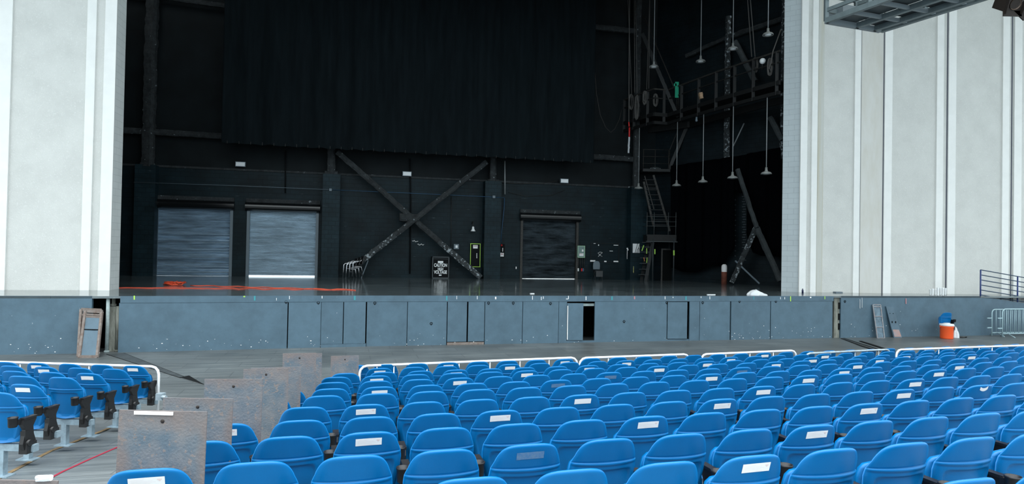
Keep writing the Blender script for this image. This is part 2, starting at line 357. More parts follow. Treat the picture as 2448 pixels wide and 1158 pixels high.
# ---------------------------------------------------------------- floors and stage body
TR = .275; e2 = V((math.cos(TR), math.sin(TR), 0)); n2 = V((-math.sin(TR), math.cos(TR), 0))
SL = .1047; NF = 11.0
def FZ(q): return max(0.0, SL * (NF - V((q[0], q[1], 0)).dot(n2)))
mb = MB()
for a0, a1 in ((-8.0, NF), (NF, 34.0)):
    qs = [e2 * -34 + n2 * a0, e2 * 40 + n2 * a0, e2 * 40 + n2 * a1, e2 * -34 + n2 * a1]
    for q in qs: q.z = max(0, SL * (NF - q.dot(n2)))
    mb.add(qs, [(0, 1, 2, 3)])
struct('floor', mb, M_pit)
g = MB().box((0, 60, 1.30), (120, 46, .2)); struct('floor', MB().add([RP(-60, 1.43, -.32), RP(60, 1.43, -.32), RP(60, 1.43, -30), RP(-60, 1.43, -30)], [(0, 1, 2, 3)]), M_conc2)

FR = [V((-19, 14.6, 0)), V((-10.62, 16.62, 0)), V((-10.02, 16.82, 0)), V((-4.14, 18.66, 0)), V((11.12, 22.60, 0)), V((11.42, 22.68, 0)), V((17.35, 24.2, 0))]
def on_face(u, v, seg=None, off=0.0):
    """pixel -> point on the stage front (segments of FR), off metres in front"""
    r = ray(u, v); best = None
    for i in range(len(FR) - 1):
        a, b = FR[i], FR[i + 1]; d = (b - a).normalized(); n = V((-d.y, d.x, 0)); t = (a.dot(n) - off) / r.dot(n)
        q = CAM + r * t; s_ = (q - a).dot(d)
        if -.6 <= s_ <= (b - a).length + .6:
            k = max(0, -s_, s_ - (b - a).length)
            if best is None or k < best[0]: best = (k, q, d, n)
    if best is None:
        a, b = (FR[0], FR[1]) if u < 600 else (FR[-2], FR[-1]); d = (b - a).normalized(); n = V((-d.y, d.x, 0)); t = (a.dot(n) - off) / r.dot(n)
        best = (0, CAM + r * t, d, n)
    return best[1], best[2], best[3]
# stage deck: thick slab whose front edge is the painted fascia
K = V((7.4, 34.1, 0))
poly = FR + [V((26, 26.5, 0)), V((26, 33, 0)), RP(12, 0, .0), RP(-19, 0, 0)]
poly = [V((q.x, q.y, ZS - .06)) for q in poly]
struct('floor', MB().prism(poly, (0, 0, .06)), M_stage)

def face_box(mb, u0, u1, z0, z1, th=.05, off=0.0, vm=760):
    A, d, n = on_face(u0, vm, off=off); B, _, _ = on_face(u1, vm, off=off)
    A = V((A.x, A.y, 0)); B = V((B.x, B.y, 0))
    mb.hexa([A + ez * z0, B + ez * z0, B + n * th + ez * z0, A + n * th + ez * z0, A + ez * z1, B + ez * z1, B + n * th + ez * z1, A + n * th + ez * z1])
    return A, B, d, n
wf = empty('wall_front', (0, 0, 0), kind='structure')
# top band under the deck edge
mb = MB()
for i in range(2, 4):
    a, b = FR[i], FR[i + 1]; d = (b - a).normalized(); n = V((-d.y, d.x, 0))
    mb.hexa([a + ez * 1.265, b + ez * 1.265, b + n * .05 + ez * 1.265, a + n * .05 + ez * 1.265, a + ez * (ZS - .061), b + ez * (ZS - .061), b + n * .05 + ez * (ZS - .061), a + n * .05 + ez * (ZS - .061)])
    n3 = n
    mb.hexa([a - n * .012 + ez * 1.275, b - n * .012 + ez * 1.275, b - n * .002 + ez * 1.275, a - n * .002 + ez * 1.275, a - n * .012 + ez * (ZS), b - n * .012 + ez * (ZS), b - n * .002 + ez * (ZS), a - n * .002 + ez * (ZS)])
mb.build('fascia_board', M_face, wf)
panels = [(284, 687, 0), (689.5, 767, 0), (768, 820, .0), (822, 874, .012), (877, 973, 0), (974.5, 1068, 0), (1070, 1116, .0), (1119.5, 1158, 0),
          (1159.6, 1248.6, 0), (1250, 1335, 0), (1336, 1355, 0), (1422, 1594, 0), (1648.5, 1672, .02), (1673, 1745, 0), (1748, 1841, 0), (1843, 1990, 0)]
for k, (a, b, o) in enumerate(panels):
    mb = MB(); z0 = .0 if k not in (2, 3, 6, 7) else .09
    face_box(mb, a, b, z0, 1.2648, .05, o); mb.build('access_panel', M_face2 if k % 2 else M_face, wf)
mb = MB(); face_box(mb, 768, 876, 0, .085, .08, .03); face_box(mb, 1355, 1422, 0, .06, .05, .0); face_box(mb, 1594, 1648, 0, .05, .05, 0); mb.build('kick_board', M_face, wf)
mb = MB(); face_box(mb, 1070, 1158, 0.0, .07, .06, .02); tag(mb.build('worn_wood_strip', M_rustb, wf), label='bare rust-brown board strip at the foot of the stage face')
# shut and ajar hatches
def hatch(u0, u1, swing, z0, z1, m=M_face2):
    A, d, n = on_face(u0, 760); B, _, _ = on_face(u1, 760); A = V((A.x, A.y, 0)); B = V((B.x, B.y, 0)); L = (B - A).length
    dd = Matrix.Rotation(swing, 3, 'Z') @ d; nn = V((-dd.y, dd.x, 0)); B = A + dd * L
    return MB().hexa([A + ez * z0, B + ez * z0, B + nn * .04 + ez * z0, A + nn * .04 + ez * z0, A + ez * z1, B + ez * z1, B + nn * .04 + ez * z1, A + nn * .04 + ez * z1])
hd = hatch(1356, 1393, -.10, .075, 1.22).build('door_leaf', M_face2, wf); tag(hd, label='hatch door standing ajar beside the open black doorway')
mb = MB(); face_box(mb, 1356.2, 1358, .10, 1.14, .004, .012); mb.build('edge_strip', M_label, hd)
hd2 = hatch(1596, 1641, -.08, .07, 1.25).build('door_leaf', M_face2, wf)
mb = MB(); face_box(mb, 1393, 1420, 1.12, 1.20, .04, -.10); mb.build('lintel', M_pipe, wf)
# small recessed lock rings
mb = MB()
for (u, v) in [(684, 722), (761, 724), (896, 725), (1031, 774), (1168, 725), (1227, 725), (1316, 726), (1492, 769), (1594, 724), (1680, 724), (1768, 721), (1855, 721), (2020, 721)]:
    q, d, n = on_face(u, v, off=.006)
    cc = [q + (d * math.cos(t) + ez * math.sin(t)) * .035 for t in [2 * math.pi * k / 10 for k in range(10)]]
    mb.tube(cc, .008, 5, closed=True); mb.box(q - ez * .03, (.012, .01, .05), math.atan2(d.y, d.x))
mb.build('lock_ring', M_dark, wf)
# paint drips, tape marks on the band
def mark(mb, u, v0, v1, wpx, off=.018):
    q, d, n = on_face(u, v0, off=off); q1, _, _ = on_face(u, v1, off=off); a = wpx / 2 * q.y / F
    mb.hexa([q1 - d * a, q1 + d * a, q1 + d * a + n * .003, q1 - d * a + n * .003, q - d * a, q + d * a, q + d * a + n * .003, q - d * a + n * .003])
mb = MB()
for u, v0, v1, wpx in [(609, 708, 719, 4), (848, 708, 718, 4.5), (1068, 708, 719, 3.5), (1463, 709, 718, 4), (1640, 709, 718, 4), (1802, 709, 717, 2)]: mark(mb, u, v0, v1, wpx)
mb.build('teal_tape_mark', M_teal, wf)
mb = MB()
for u, v0, v1, wpx in [(321, 707.5, 717, 3), (1890, 709, 721, 2.6), (1972, 709, 716, 2), (584, 708, 711, 4)]: mark(mb, u, v0, v1, wpx)
mb.build('lime_tape_mark', M_lime, wf)
mb = MB()
for u, v0, v1, wpx in [(1273, 708, 717, 1.4), (1294, 710, 718, 1.4), (1299, 709, 715, 1.3), (1359, 708, 715, 1.6), (1356, 714.5, 716, 6), (1401, 709, 718, 1.8), (1590, 709, 716, 1.5), (1609, 710, 713, 1.4), (1697, 709, 716, 1.5), (1676, 709, 713, 1.3), (1092, 708, 716, 1), (1141, 708, 716, 1.2), (770, 708, 714, 1.6), (692, 708, 716, 1.3), (1866, 711, 716, 1.3), (1876, 711, 716, 1.6), (1938, 710, 713, 4), (1185, 710, 716, 3), (661, 713, 719, 1), (2056, 716, 738, .8), (2061, 712, 736, .7)]: mark(mb, u, v0, v1, wpx)
mb.build('white_chalk_mark', M_label, wf)
mb = MB()
for u, v0, v1, wpx in [(1517, 709, 716, 3.2), (2166, 714, 727, 2.6)]: mark(mb, u, v0, v1, wpx)
mb.build('pink_mark', M_pink, wf)
rd = random.Random(5); mb = MB()
for _ in range(150):
    u = rd.choice([rd.uniform(300, 680), rd.uniform(690, 1100), rd.uniform(1100, 1990), rd.uniform(1750, 2000), rd.uniform(20, 240), rd.uniform(2015, 2300)])
    base = 845 - (u - 281) * .0185 if u > 281 else 850
    v = base - 4 - abs(rd.gauss(0, 1)) * 16
    if 1391 < u < 1421 or 1638 < u < 1649 or v < 725: continue
    q, d, n = on_face(u, v, off=.004); s_ = rd.uniform(.006, .018)
    mb.box(q, (s_ * rd.uniform(1, 2.2), .004, s_), math.atan2(d.y, d.x))
tag(mb.build('paint_fleck', M_label, wf), kind='stuff')
# side wing faces
mb = MB(); a, b = FR[0], FR[1]; d = (b - a).normalized(); n = V((-d.y, d.x, 0))
mb.hexa([a, b, b + n * .1, a + n * .1, a + ez * ZS, b + ez * ZS, b + n * .1 + ez * ZS, a + n * .1 + ez * ZS]); struct('wall_left', mb, M_face)
mb = MB(); a, b = FR[5], FR[6]; d = (b - a).normalized(); n = V((-d.y, d.x, 0))
mb.hexa([a, b, b + n * .1, a + n * .1, a + ez * ZS, b + ez * ZS, b + n * .1 + ez * ZS, a + n * .1 + ez * ZS]); struct('wall_right', mb, M_face)
# ramp beyond the right end of the stage, sloping down to the right
a = FR[6]; b = V((27.0, 27.6, 0)); d = (b - a).normalized(); n = V((-d.y, d.x, 0))
mb = MB(); mb.hexa([a, b, b + n * 2.0, a + n * 2.0, a + ez * ZS, b + ez * .25, b + n * 2.0 + ez * .25, a + n * 2.0 + ez * ZS]); struct('wall_right', mb, M_face3)
# backing walls inside the two slots
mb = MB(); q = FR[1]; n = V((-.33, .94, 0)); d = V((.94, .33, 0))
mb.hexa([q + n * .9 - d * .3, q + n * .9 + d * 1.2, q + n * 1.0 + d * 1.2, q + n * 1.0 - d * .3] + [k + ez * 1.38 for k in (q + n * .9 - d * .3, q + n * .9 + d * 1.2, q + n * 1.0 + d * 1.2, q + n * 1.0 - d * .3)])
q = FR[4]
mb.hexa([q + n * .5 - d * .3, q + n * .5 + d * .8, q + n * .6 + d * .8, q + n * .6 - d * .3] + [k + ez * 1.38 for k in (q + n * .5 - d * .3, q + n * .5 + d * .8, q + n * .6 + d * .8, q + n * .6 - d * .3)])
struct('wall_void_backing', mb, M_void)
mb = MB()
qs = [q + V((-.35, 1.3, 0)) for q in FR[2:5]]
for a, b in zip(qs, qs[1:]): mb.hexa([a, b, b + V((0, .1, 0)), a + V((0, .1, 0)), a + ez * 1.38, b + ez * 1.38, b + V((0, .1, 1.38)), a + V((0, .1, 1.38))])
struct('wall_void_backing', mb, M_void)  # added black backing, keeps outside light from leaking through under the stage
# posts standing in the left slot
def slot_post(u, r, m, z0, z1, dy, lab, nm='slot_post'):
    q = on_face(u, 800)[0]; q = V((q.x, q.y, 0)) + n * dy
    mb = MB().tube([q + ez * z0, q + ez * z1], r, 10); mb.lathe([(r + .0, z0), (r + .02, z0), (r + .02, z0 + .04), (r, z0 + .05)], q, 12)
    return tag(mb.build(nm, m), lab, 'post')
slot_post(254, .045, M_pipe, 0, 1.38, .10, 'pale slim pipe at the left edge of the left slot in the stage face', 'vertical_pipe')
mb = MB(); q = on_face(263, 800)[0]; q = V((q.x, q.y, 0)) + n * .3
mb.box(q + ez * .58, (.14, .16, 1.16), .3); mb.lathe([(.05, 1.16), (.07, 1.17), (.07, 1.22), (.045, 1.23), (.045, 1.38)], q, 12)
tag(mb.build('concrete_post', M_conc), 'stained square post with round cap in the left slot of the stage face', 'post')
slot_post(277, .06, M_conc, 0, 1.17, .22, 'stained round post at the right edge of the left slot', 'round_post')
# mullion in the right slot
mb = MB(); face_box(mb, 1994, 2006.5, 0, 1.38, .12, -.06); o = mb.build('concrete_post', M_conc); o['flat'] = 0; tag(o, 'tan concrete strip filling the right slot in the stage face', 'post')
for z in (.28, .62, 1.0):
    mb = MB(); face_box(mb, 2005, 2008.5, z, z + .22, .03, -.03); mb.build('dark_clip', M_dark, o)

# floor tracks leading from the two slots
def strip(mb, pts, z=.006):
    qs = [G(u, v, 0) for u, v in pts]; mb.prism([V((q.x, q.y, .001)) for q in qs], (0, 0, z))
mb = MB(); strip(mb, [(254, 848), (296, 845), (487, 920), (432, 905)]); tag(mb.build('floor_track', M_trussd and mat('track_cover', (.060, .070, .075), .5, noise=.3, nscale=3)), 'dark cover strip of floor track running from the left slot', 'floor track')
mb = MB(); strip(mb, [(254, 848), (255, 847.8), (433, 905), (431, 904.8)], .008); strip(mb, [(295.6, 845.1), (296.6, 845), (488, 920), (486.5, 920)], .008); strip(mb, [(430, 903.5), (452, 899.5), (486, 920)], .01)
tag(mb.build('track_groove', M_dark), 'black open groove edging the left floor track', 'groove')
mb = MB(); strip(mb, [(2009, 810), (2015, 809), (2068, 825), (2120, 841), (2100, 841), (2058, 829)]); o = tag(mb.build('floor_track', mat('track_metal', (.045, .05, .052), .5)), 'double steel floor track running from the right slot', 'floor track')
mb = MB(); strip(mb, [(2010, 810), (2012, 810), (2062, 828), (2105, 841), (2098, 841), (2058, 829)], .012); strip(mb, [(2016, 809.5), (2018, 809.5), (2070, 826), (2118, 841), (2113, 841), (2067, 826.5)], .012)
strip(mb, [(2054, 817), (2060, 817), (2090, 826), (2130, 839), (2122, 839), (2085, 827)], .02); mb.build('track_lip', M_dark, o)

# ---------------------------------------------------------------- proscenium walls
HT = 15.0
def wall_run(A, B, strips, seams, name, base_m, z0=ZS, th=.5, tans=()):
    """A,B plan corners; strips: (u0,u1) pixel columns at v=600 of the raised white pilaster strips"""
    A, B = V(A), V(B); d = (B - A).normalized(); n = V((-d.y, d.x, 0))
    mb = MB(); mb.hexa([A + ez * z0, B + ez * z0, B + n * th + ez * z0, A + n * th + ez * z0, A + ez * HT, B + ez * HT, B + n * th + ez * HT, A + n * th + ez * HT])
    w_ = struct(name, mb, base_m)
    def s_at(u, v=600, off=0):
        r = ray(u, v); t = (A.dot(n) - off) / r.dot(n); return (CAM + r * t - A).dot(d)
    def slab(u0, u1, o0, o1, m, nm):
        a, b = s_at(u0, off=o1), s_at(u1, off=o1)
        MB().hexa([A + d * a - n * o1 + ez * z0, A + d * b - n * o1 + ez * z0, A + d * b - n * o0 + ez * z0, A + d * a - n * o0 + ez * z0,
                   A + d * a - n * o1 + ez * HT, A + d * b - n * o1 + ez * HT, A + d * b - n * o0 + ez * HT, A + d * a - n * o0 + ez * HT]).build(nm, m, w_)
    for u0, u1 in strips: slab(u0, u1, 0, .06, M_strip, 'pilaster_strip')
    for u0, u1 in seams: slab(u0, u1, 0, .022, M_seam, 'expansion_seam')
    for u0, u1, m in tans: slab(u0, u1, 0, .01, m, 'plaster_panel')
    return w_, d, n
LA, LB = G(262.5, 694.3, ZS), G(277, 692.5, ZS)
A0 = V((LA.x, LA.y, 0)) - V((math.cos(.25), math.sin(.25), 0)) * 12.0
wl, dL, nL = wall_run(A0, (LA.x, LA.y, 0), [(-60, 13), (193, 215), (236, 264)], [], 'wall_left', M_stucco, th=.4)
# left return (block texture)
mb = MB(); a = V((LA.x + .005, LA.y, 0)); b = V((LB.x, LB.y, 0)) + V((-.06, .25, 0)); b2 = b + V((-.3, .02, 0))
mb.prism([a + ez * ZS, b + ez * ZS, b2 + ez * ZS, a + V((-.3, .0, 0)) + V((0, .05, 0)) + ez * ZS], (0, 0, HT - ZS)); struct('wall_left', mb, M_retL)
RB, RAq = G(1910, 699, ZS), G(1867.5, 697, ZS)
Rf = V((RB.x, RB.y, 0)); Rend = V((17.0, 25.45, 0)); dR = (Rend - Rf).normalized()
# extend the right wall down to the ground where the ramp leaves it
wr_, dR, nR = wall_run(Rf, Rf + dR * 20, [(1911, 1927), (1938, 1951), (2040, 2054), (2112, 2130), (2237, 2253), (2265, 2283), (2395, 2411), (2423, 2441)],
                       [(2108.4, 2110), (2261, 2262.8), (2416.2, 2418), (2054, 2054.8)], 'wall_right', M_stucco, z0=.1,
                       tans=[(1952, 1966, M_tan), (2056, 2108, mat('smooth_plaster', (.62, .60, .55), .85, col2=(.68, .675, .65), nscale=1.2, streak=(2, 2, .5), spec=.2))])
mb = MB(); a = Rf; b = V((RAq.x, RAq.y, 0)); bb = b
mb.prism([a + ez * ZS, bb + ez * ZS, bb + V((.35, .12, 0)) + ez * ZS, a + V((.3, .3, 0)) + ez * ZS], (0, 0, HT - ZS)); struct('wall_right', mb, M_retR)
# header above the opening
mb = MB(); a = V((LB.x - 1, LB.y, 13.2)); b = V((RAq.x + 2, RAq.y + .6, 13.2)); d = (b - a).normalized(); n = V((-d.y, d.x, 0))
mb.prism([a, b, b + n * .6, a + n * .6], (0, 0, 12)); struct('wall_front', mb, M_stucco)

struct('ceiling', MB().prism([V((-34, 9, 15.2)), V((34, 15, 15.2)), V((34, 31, 14.0)), V((-34, 22, 14.0))], (0, 0, .2)), mat('roof_underside', (.52, .44, .33), .9))
# ---------------------------------------------------------------- stage house
AL, AR = -18.6, K.dot(er)
doors = [(372, 493, 552, 658, 'door_1'), (592, 500, 757, 658, 'door_2'), (1246, 523, 1379, 664, 'door_3')]
ZW = 6.22
op = []
for u0, v0, u1, v1, nm in doors:
    a0 = RA(u0, 600)[0]; a1 = RA(u1, 600)[0]; zt = RA((u0 + u1) / 2, v0)[1]; op.append((a0, a1, zt))
mb = MB(); a = AL
for a0, a1, zt in op:
    abox(mb, a, a0, ZS - .1, ZW, -.3, 0); abox(mb, a0, a1, zt, ZW, -.3, 0); a = a1
abox(mb, a, AR + 3, ZS - .1, ZW, -.3, 0)
struct('wall_rear', mb, M_brick)
struct('wall_rear', abox(MB(), AL, AR + 3, ZW, 24, -.3, -.04), M_upper)
mb = MB()
for k, (a0, a1) in enumerate(((AL, AR + 3),)): abox(mb, a0, a1, ZW - .06, ZW + .03, -.04, .06)
struct('trim_1', mb, M_fire)
# left side wall of the stage house and right side wall, ceiling
L0 = RP(AL + 1.0, 0, 0)
mb = MB(); q = V((-16.6, 18.6, 0)); mb.prism([L0 + ez * ZS, q + ez * ZS, q + V((-.3, 0, ZS)), L0 + V((-.3, 0, ZS))], (0, 0, 22)); struct('wall_left', mb, M_brick2)
KW = V((13.9, 27.2, 0)); KE = V((16.5, 26.4, 0))
mb = MB(); mb.prism([K + ez * ZS, KW + ez * ZS, KE + ez * ZS, KE + V((.3, .3, ZS)), KW + V((.3, .3, ZS)), K + V((.4, .3, ZS))], (0, 0, 22)); struct('wall_right', mb, M_brick2)
struct('ceiling', MB().prism([V((-21, 18.6, 22)), V((18, 25.2, 22)), V((18, 36, 22)), V((-21, 32, 22))], (0, 0, .2)), M_dark)
# brick piers
for u0, v0, u1, v1 in ((318, 393, 368, 660), (769, 416, 811, 663), (1158, 433, 1197, 665), (1508, 449, 1546, 670)):
    mb = MB(); a0 = RA(u0, 560, .55)[0]; a1 = RA(u1, 560, .55)[0]; zt = RA((u0 + u1) / 2, v0, .55)[1]
    abox(mb, a0, a1, ZS, zt, 0, .55); struct('trim_2', mb, M_pier)
# fireproofed steel columns above the piers
for k, (u, v, wpx, ztop) in enumerate(((353, 393, 13, 21.5), (792, 412, 10, 21.5), (1179, 432, 9, 21.5), (1521, 448, 9, 21.5))):
    a, z = RA(u, v, .4); mb = MB().lumpy(RP(a, z - .1, .35), RP(a, ztop, .35), wpx * 30 / F * .95, seed=k, jit=.07)
    mb.lumpy(RP(a - .28, z - .05, .38), RP(a + .28, z - .05, .38), .10, seed=k + 20, jit=.3)
    tag(mb.build('steel_column', M_fire), ['lumpy black steel column on the pier left of the roller doors', 'short visible steel column on the pier at the upper left end of the cross brace', 'steel column on the pier at the upper right end of the cross brace', 'steel column behind the nearest hanging lamp, above the right pier'][k], 'column')
# horizontal lumpy girt
a0, z = RA(284, 325, .3); a1, _ = RA(1512, 400, .3)
mb = MB().lumpy(RP(a0 - 2, 7.62, .3), RP(a1, 7.62, .3), .13, seed=11, jit=.10); tag(mb.build('steel_girt', M_fire), 'rough horizontal steel beam across the upper back wall', 'beam')
mb = MB().lumpy(RP(a1 - 4, 14.2, .3), RP(a1, 14.2, .3), .13, seed=12, jit=.10); tag(mb.build('steel_girt', M_fire), 'faint upper horizontal steel beam right of the big curtain', 'beam')
mb = MB().lumpy(RP(a0 - 2, 13.6, .3), RP(a0 + 6, 13.3, .3), .10, seed=12, jit=.10); tag(mb.build('steel_girt', M_fire), 'faint upper horizontal steel beam left of the big curtain', 'beam')
# cross brace
cb = empty('cross_brace', RP(RA(975, 522)[0], ZS, .5), label='large X shaped steel brace with peeling paint on back wall', cat='brace')
def brace(u0, v0, u1, v1, d, r, seed, nm='brace_arm', split=None, parent=cb):
    P0 = RP(*RA(u0, v0, d), d); P1 = RP(*RA(u1, v1, d), d)
    if split is None: MB().lumpy(P0, P1, r, seed=seed, jit=.10).build(nm, M_fire, parent)
    else:
        Pm = P0.lerp(P1, split); o = MB().lumpy(P0, Pm, r, seed=seed, jit=.10).build(nm, M_fire, parent)
        MB().lumpy(Pm, P1, r * 1.02, seed=seed + 1, jit=.16).build('peeling_coat', M_peel, o)
brace(806, 364, 1148, 664, .62, .125, 31, split=.70)
brace(1163, 388, 836, 648, .72, .125, 33, split=.68)
a, z = RA(978, 522, .6); MB().lumpy(RP(a - .45, z, .62), RP(a + .45, z, .62), .2, seed=44, jit=.3).build('gusset', M_fire, cb)

# roller doors
for k, ((u0, v0, u1, v1, nm), (a0, a1, zt)) in enumerate(zip(doors, op)):
    e = empty(nm, RP((a0 + a1) / 2, ZS, 0), kind='structure')
    mb = MB(); zb = ZS + (.0 if k == 0 else .06 if k == 1 else .015); nsl = 46; rd = random.Random(k)
    vs = []; m = nsl * 4
    for i in range(m + 1):
        z = zb + (zt - zb) * i / m; ph = (i % 4) / 4 * 2 * math.pi; dd = -.10 + .013 * math.cos(ph)
        if k == 0 and i < m * .62: dd += .030 * math.sin(i * .30) + .012 * math.sin(i * .77)
        vs += [RP(a0 + .02, z, dd), RP(a0 * .5 + a1 * .5, z, dd + .006 * math.sin(i * .3)), RP(a1 - .02, z, dd)]
    fs = []
    for i in range(m): fs += [(3 * i, 3 * i + 1, 3 * i + 4, 3 * i + 3), (3 * i + 1, 3 * i + 2, 3 * i + 5, 3 * i + 4)]
    mb.add(vs, fs, False); cur = mb.build('roller_curtain', (M_door, M_door2, M_door3)[k], e)
    mb = MB(); abox(mb, a0 - .06, a0 + .06, ZS, zt, -.12, .05); abox(mb, a1 - .06, a1 + .06, ZS, zt, -.12, .05); mb.build('guide_rail', M_greyp if k < 2 else M_rail, e)
    mb = MB(); ra = .20
    pr = []
    for t in range(9): an = math.pi * t / 8 - math.pi / 2; pr.append((ra * math.cos(an), ra * math.sin(an)))
    P = [RP(a0 - .12, zt + .06 + pz, .08 + max(0, px)) for px, pz in pr] + [RP(a0 - .12, zt + .06 + ra, 0), RP(a0 - .12, zt + .06 - ra, 0)]
    mb.prism(P, er * (a1 - a0 + .24)); mb.build('roller_hood', M_gloss, e)
    mb = MB(); abox(mb, a0 - .1, a1 + .1, zt + .24, zt + .42, 0, .12); mb.build('lintel_ledge', M_fire, e)

# small fittings on the rear wall -----------------------------------
def flood(u, v, lab):
    a, z = RA(u, v, .2); e = empty('flood_light', RP(a, z, .2), label=lab, cat='flood light', group='flood lights on the back wall')
    abox(MB(), a - .21, a + .21, z - .11, z + .11, .12, .24).build('lamp_body', M_greyp, e)
    abox(MB(), a - .185, a + .185, z - .085, z + .085, .245, .25).build('lens', M_bulb, e)
    abox(MB(), a - .03, a + .03, z - .03, z + .03, .0, .12).build('bracket', M_black, e)
flood(575, 393, 'white floodlight above the two left roller doors'); flood(973, 416, 'white floodlight over the centre of the cross brace'); flood(1349, 433, 'white floodlight above the right roller door')
# thin cables along the wall
def wline(pts, d, r, m, nm, lab, cat='cable', group=None):
    return tag(MB().tube([RP(*RA(u, v, d), d) for u, v in pts], r, 5).build(nm, m), lab, cat, group)
wline([(320, 436), (560, 444), (795, 454)], .58, .012, M_greyp, 'strung_cable', 'thin pale cable over the two left roller doors')
wline([(795, 454), (1000, 463), (1170, 471), (1206, 473)], .6, .010, M_bluec, 'strung_cable', 'blue cable strung across behind the cross brace')
wline([(1206, 474), (1205, 500), (1199, 555), (1198, 580)], .12, .018, M_bluec, 'strung_cable', 'blue cable dropping down to the red alarm')
wline([(1207, 385), (1207, 465)], .2, .03, M_rod, 'conduit', 'pale vertical conduit dropping from the curtain edge')
wline([(980, 380), (982, 480), (980, 655)], .10, .035, M_dark, 'downpipe', 'black vertical pipe behind the brace crossing', 'pipe')
wline([(1079, 470), (1078, 590)], .06, .012, M_rail, 'conduit', 'thin vertical conduit above the small white box')
wline([(683, 360), (682, 462)], .10, .03, M_dark, 'downpipe', 'thin black pipe over the second roller door', 'pipe')
wline([(1200, 438), (1245, 440), (1300, 438), (1345, 432)], .06, .012, M_rail, 'strung_cable', 'slack cable running to the right floodlight')
wline([(1215, 460), (1260, 470), (1320, 467), (1350, 455)], .06, .010, M_rail, 'strung_cable', 'slack looping cable over the right roller door')
# junction boxes
for u, v, lab in ((790, 454, 'small pale junction box on the middle pier'), (1181, 471, 'small pale junction box on the right pier')):
    rbox(MB(), u - 3, v - 3, u + 3, v + 3, .56, .62); mb = MB(); rbox(mb, u - 3, v - 3, u + 3, v + 3, .551, .62); tag(mb.build('junction_box', M_greyp), lab, 'box')
# gooseneck lamp
a, z = RA(1131, 548, .35); e = empty('gooseneck_lamp', RP(a, z, .35), label='small white bell lamp on a thin bent arm', cat='lamp')
MB().tube([RP(a, z + .25, 0), RP(a, z + .36, .12), RP(a, z + .36, .3), RP(a, z + .05, .35)], .014, 6).build('arm', M_rail, e)
MB().lathe([(.03, .12), (.05, .10), (.06, .0), (.11, -.08), (.115, -.11), (.0, -.10)], RP(a, z, .35), 14).build('lamp_shade', M_bulb, e)
# white switch box
mb = MB(); rbox(mb, 1085, 584, 1097, 596, 0, .08); e = tag(mb.build('switch_box', M_greyp), 'small grey switch box with white square right of the crossing', 'box')
rbox(MB(), 1, 1, 2, 2, 0, 0); mb = MB(); rbox(mb, 1089, 587, 1094, 593, .08, .09); mb.build('sticker', M_bulb, e)
# squiggles of chalk
def squig(u, v, w_, seed):
    rd = random.Random(seed); pts = []; x = u
    while x < u + w_: pts.append((x, v + rd.uniform(-2, 2))); x += rd.uniform(1.1, 2.2)
    return [RP(*RA(x, y, .012), .012) for x, y in pts]
mb = MB(); mb.tube(squig(985, 577, 16, 3), .014, 4); mb.tube(squig(998, 585, 17, 4), .014, 4)
tag(mb.build('chalk_scribble', M_label), 'two short white chalk scribbles right of the black pipe', 'marking')
# black cabinet with stencilled warning
u0, u1 = 1033, 1074; mb = MB(); rbox(mb, u0, 614, u1, 662, 0, .5)
A0_, z0_ = RA(u0, 638, .5); A1_, _ = RA(u1, 638, .5); zt_ = RA(1053, 614, .5)[1]
cab = empty('warning_cabinet', RP((A0_ + A1_) / 2, ZS, .3), label='black cabinet stencilled with a high voltage warning', cat='cabinet')
abox(MB(), A0_, A1_, ZS, zt_, .05, .45).build('cabinet_body', M_dark, cab)
mb = MB(); t = .05
for b_ in ((A0_, A0_ + t, ZS, zt_), (A1_ - t, A1_, ZS, zt_), (A0_, A1_, zt_ - t, zt_), (A0_, A1_, ZS, ZS + t), (A0_ + .06, A1_ - .06, zt_ - .12, zt_ - .10)): abox(mb, *b_, .45, .50)
mb.build('frame', M_greyp and mat('cabinet_edge', (.035, .045, .05), .5), cab)
am = (A0_ + A1_) / 2 + .0
for txt, v, sz in (('CAUTION', 635, .215), ('HIGH', 644, .17), ('VOLTAGE', 651.5, .215)):
    zz = RA(1053, v, .5)[1]; text_mesh(txt, sz, 'stencil_lettering', M_bulb, cab, wallM(RP(am, zz, .458), er, -nr) @ Matrix.Diagonal((.64, 1, 1, 1)))
mb = MB(); zz = RA(1053, 627, .5)[1]; abox(mb, am - .13, am + .12, zz - .05, zz + .05, .45, .457); zz = RA(1053, 658.5, .5)[1]; abox(mb, am - .07, am + .05, zz - .03, zz + .03, .45, .457); mb.build('sticker', M_bulb, cab)
# lime outlined door panel
def outline(mb, u0, v0, u1, v1, d0, d1, t=1.6):
    rbox(mb, u0, v0, u1, v0 + t, d0, d1); rbox(mb, u0, v1 - t, u1, v1, d0, d1); rbox(mb, u0, v0, u0 + t, v1, d0, d1); rbox(mb, u1 - t, v0, u1, v1, d0, d1)
mb = MB(); rbox(mb, 1124, 582.5, 1148.5, 638, 0, .10); e = tag(mb.build('electrical_panel', M_dark), 'tall black wall panel outlined in lime green tape', 'panel')
mb = MB(); outline(mb, 1124, 582.5, 1148.5, 639, .1, .108, 1.5); mb.build('tape_outline', M_lime, e)
mb = MB(); rbox(mb, 1131, 586.5, 1142, 594.5, .1, .108); o = mb.build('notice', M_label, e)
mb = MB(); rbox(mb, 1132.5, 588, 1140.5, 589.6, .108, .110); mb.build('notice_text', M_pink, o)
mb = MB()
for v in (606, 609.5, 613): rbox(mb, 1139, v, 1140.8, v + 2.4, .1, .106)
rbox(mb, 1139, 616, 1140.8, 617.6, .1, .106); mb.build('vertical_lettering', M_label, e)
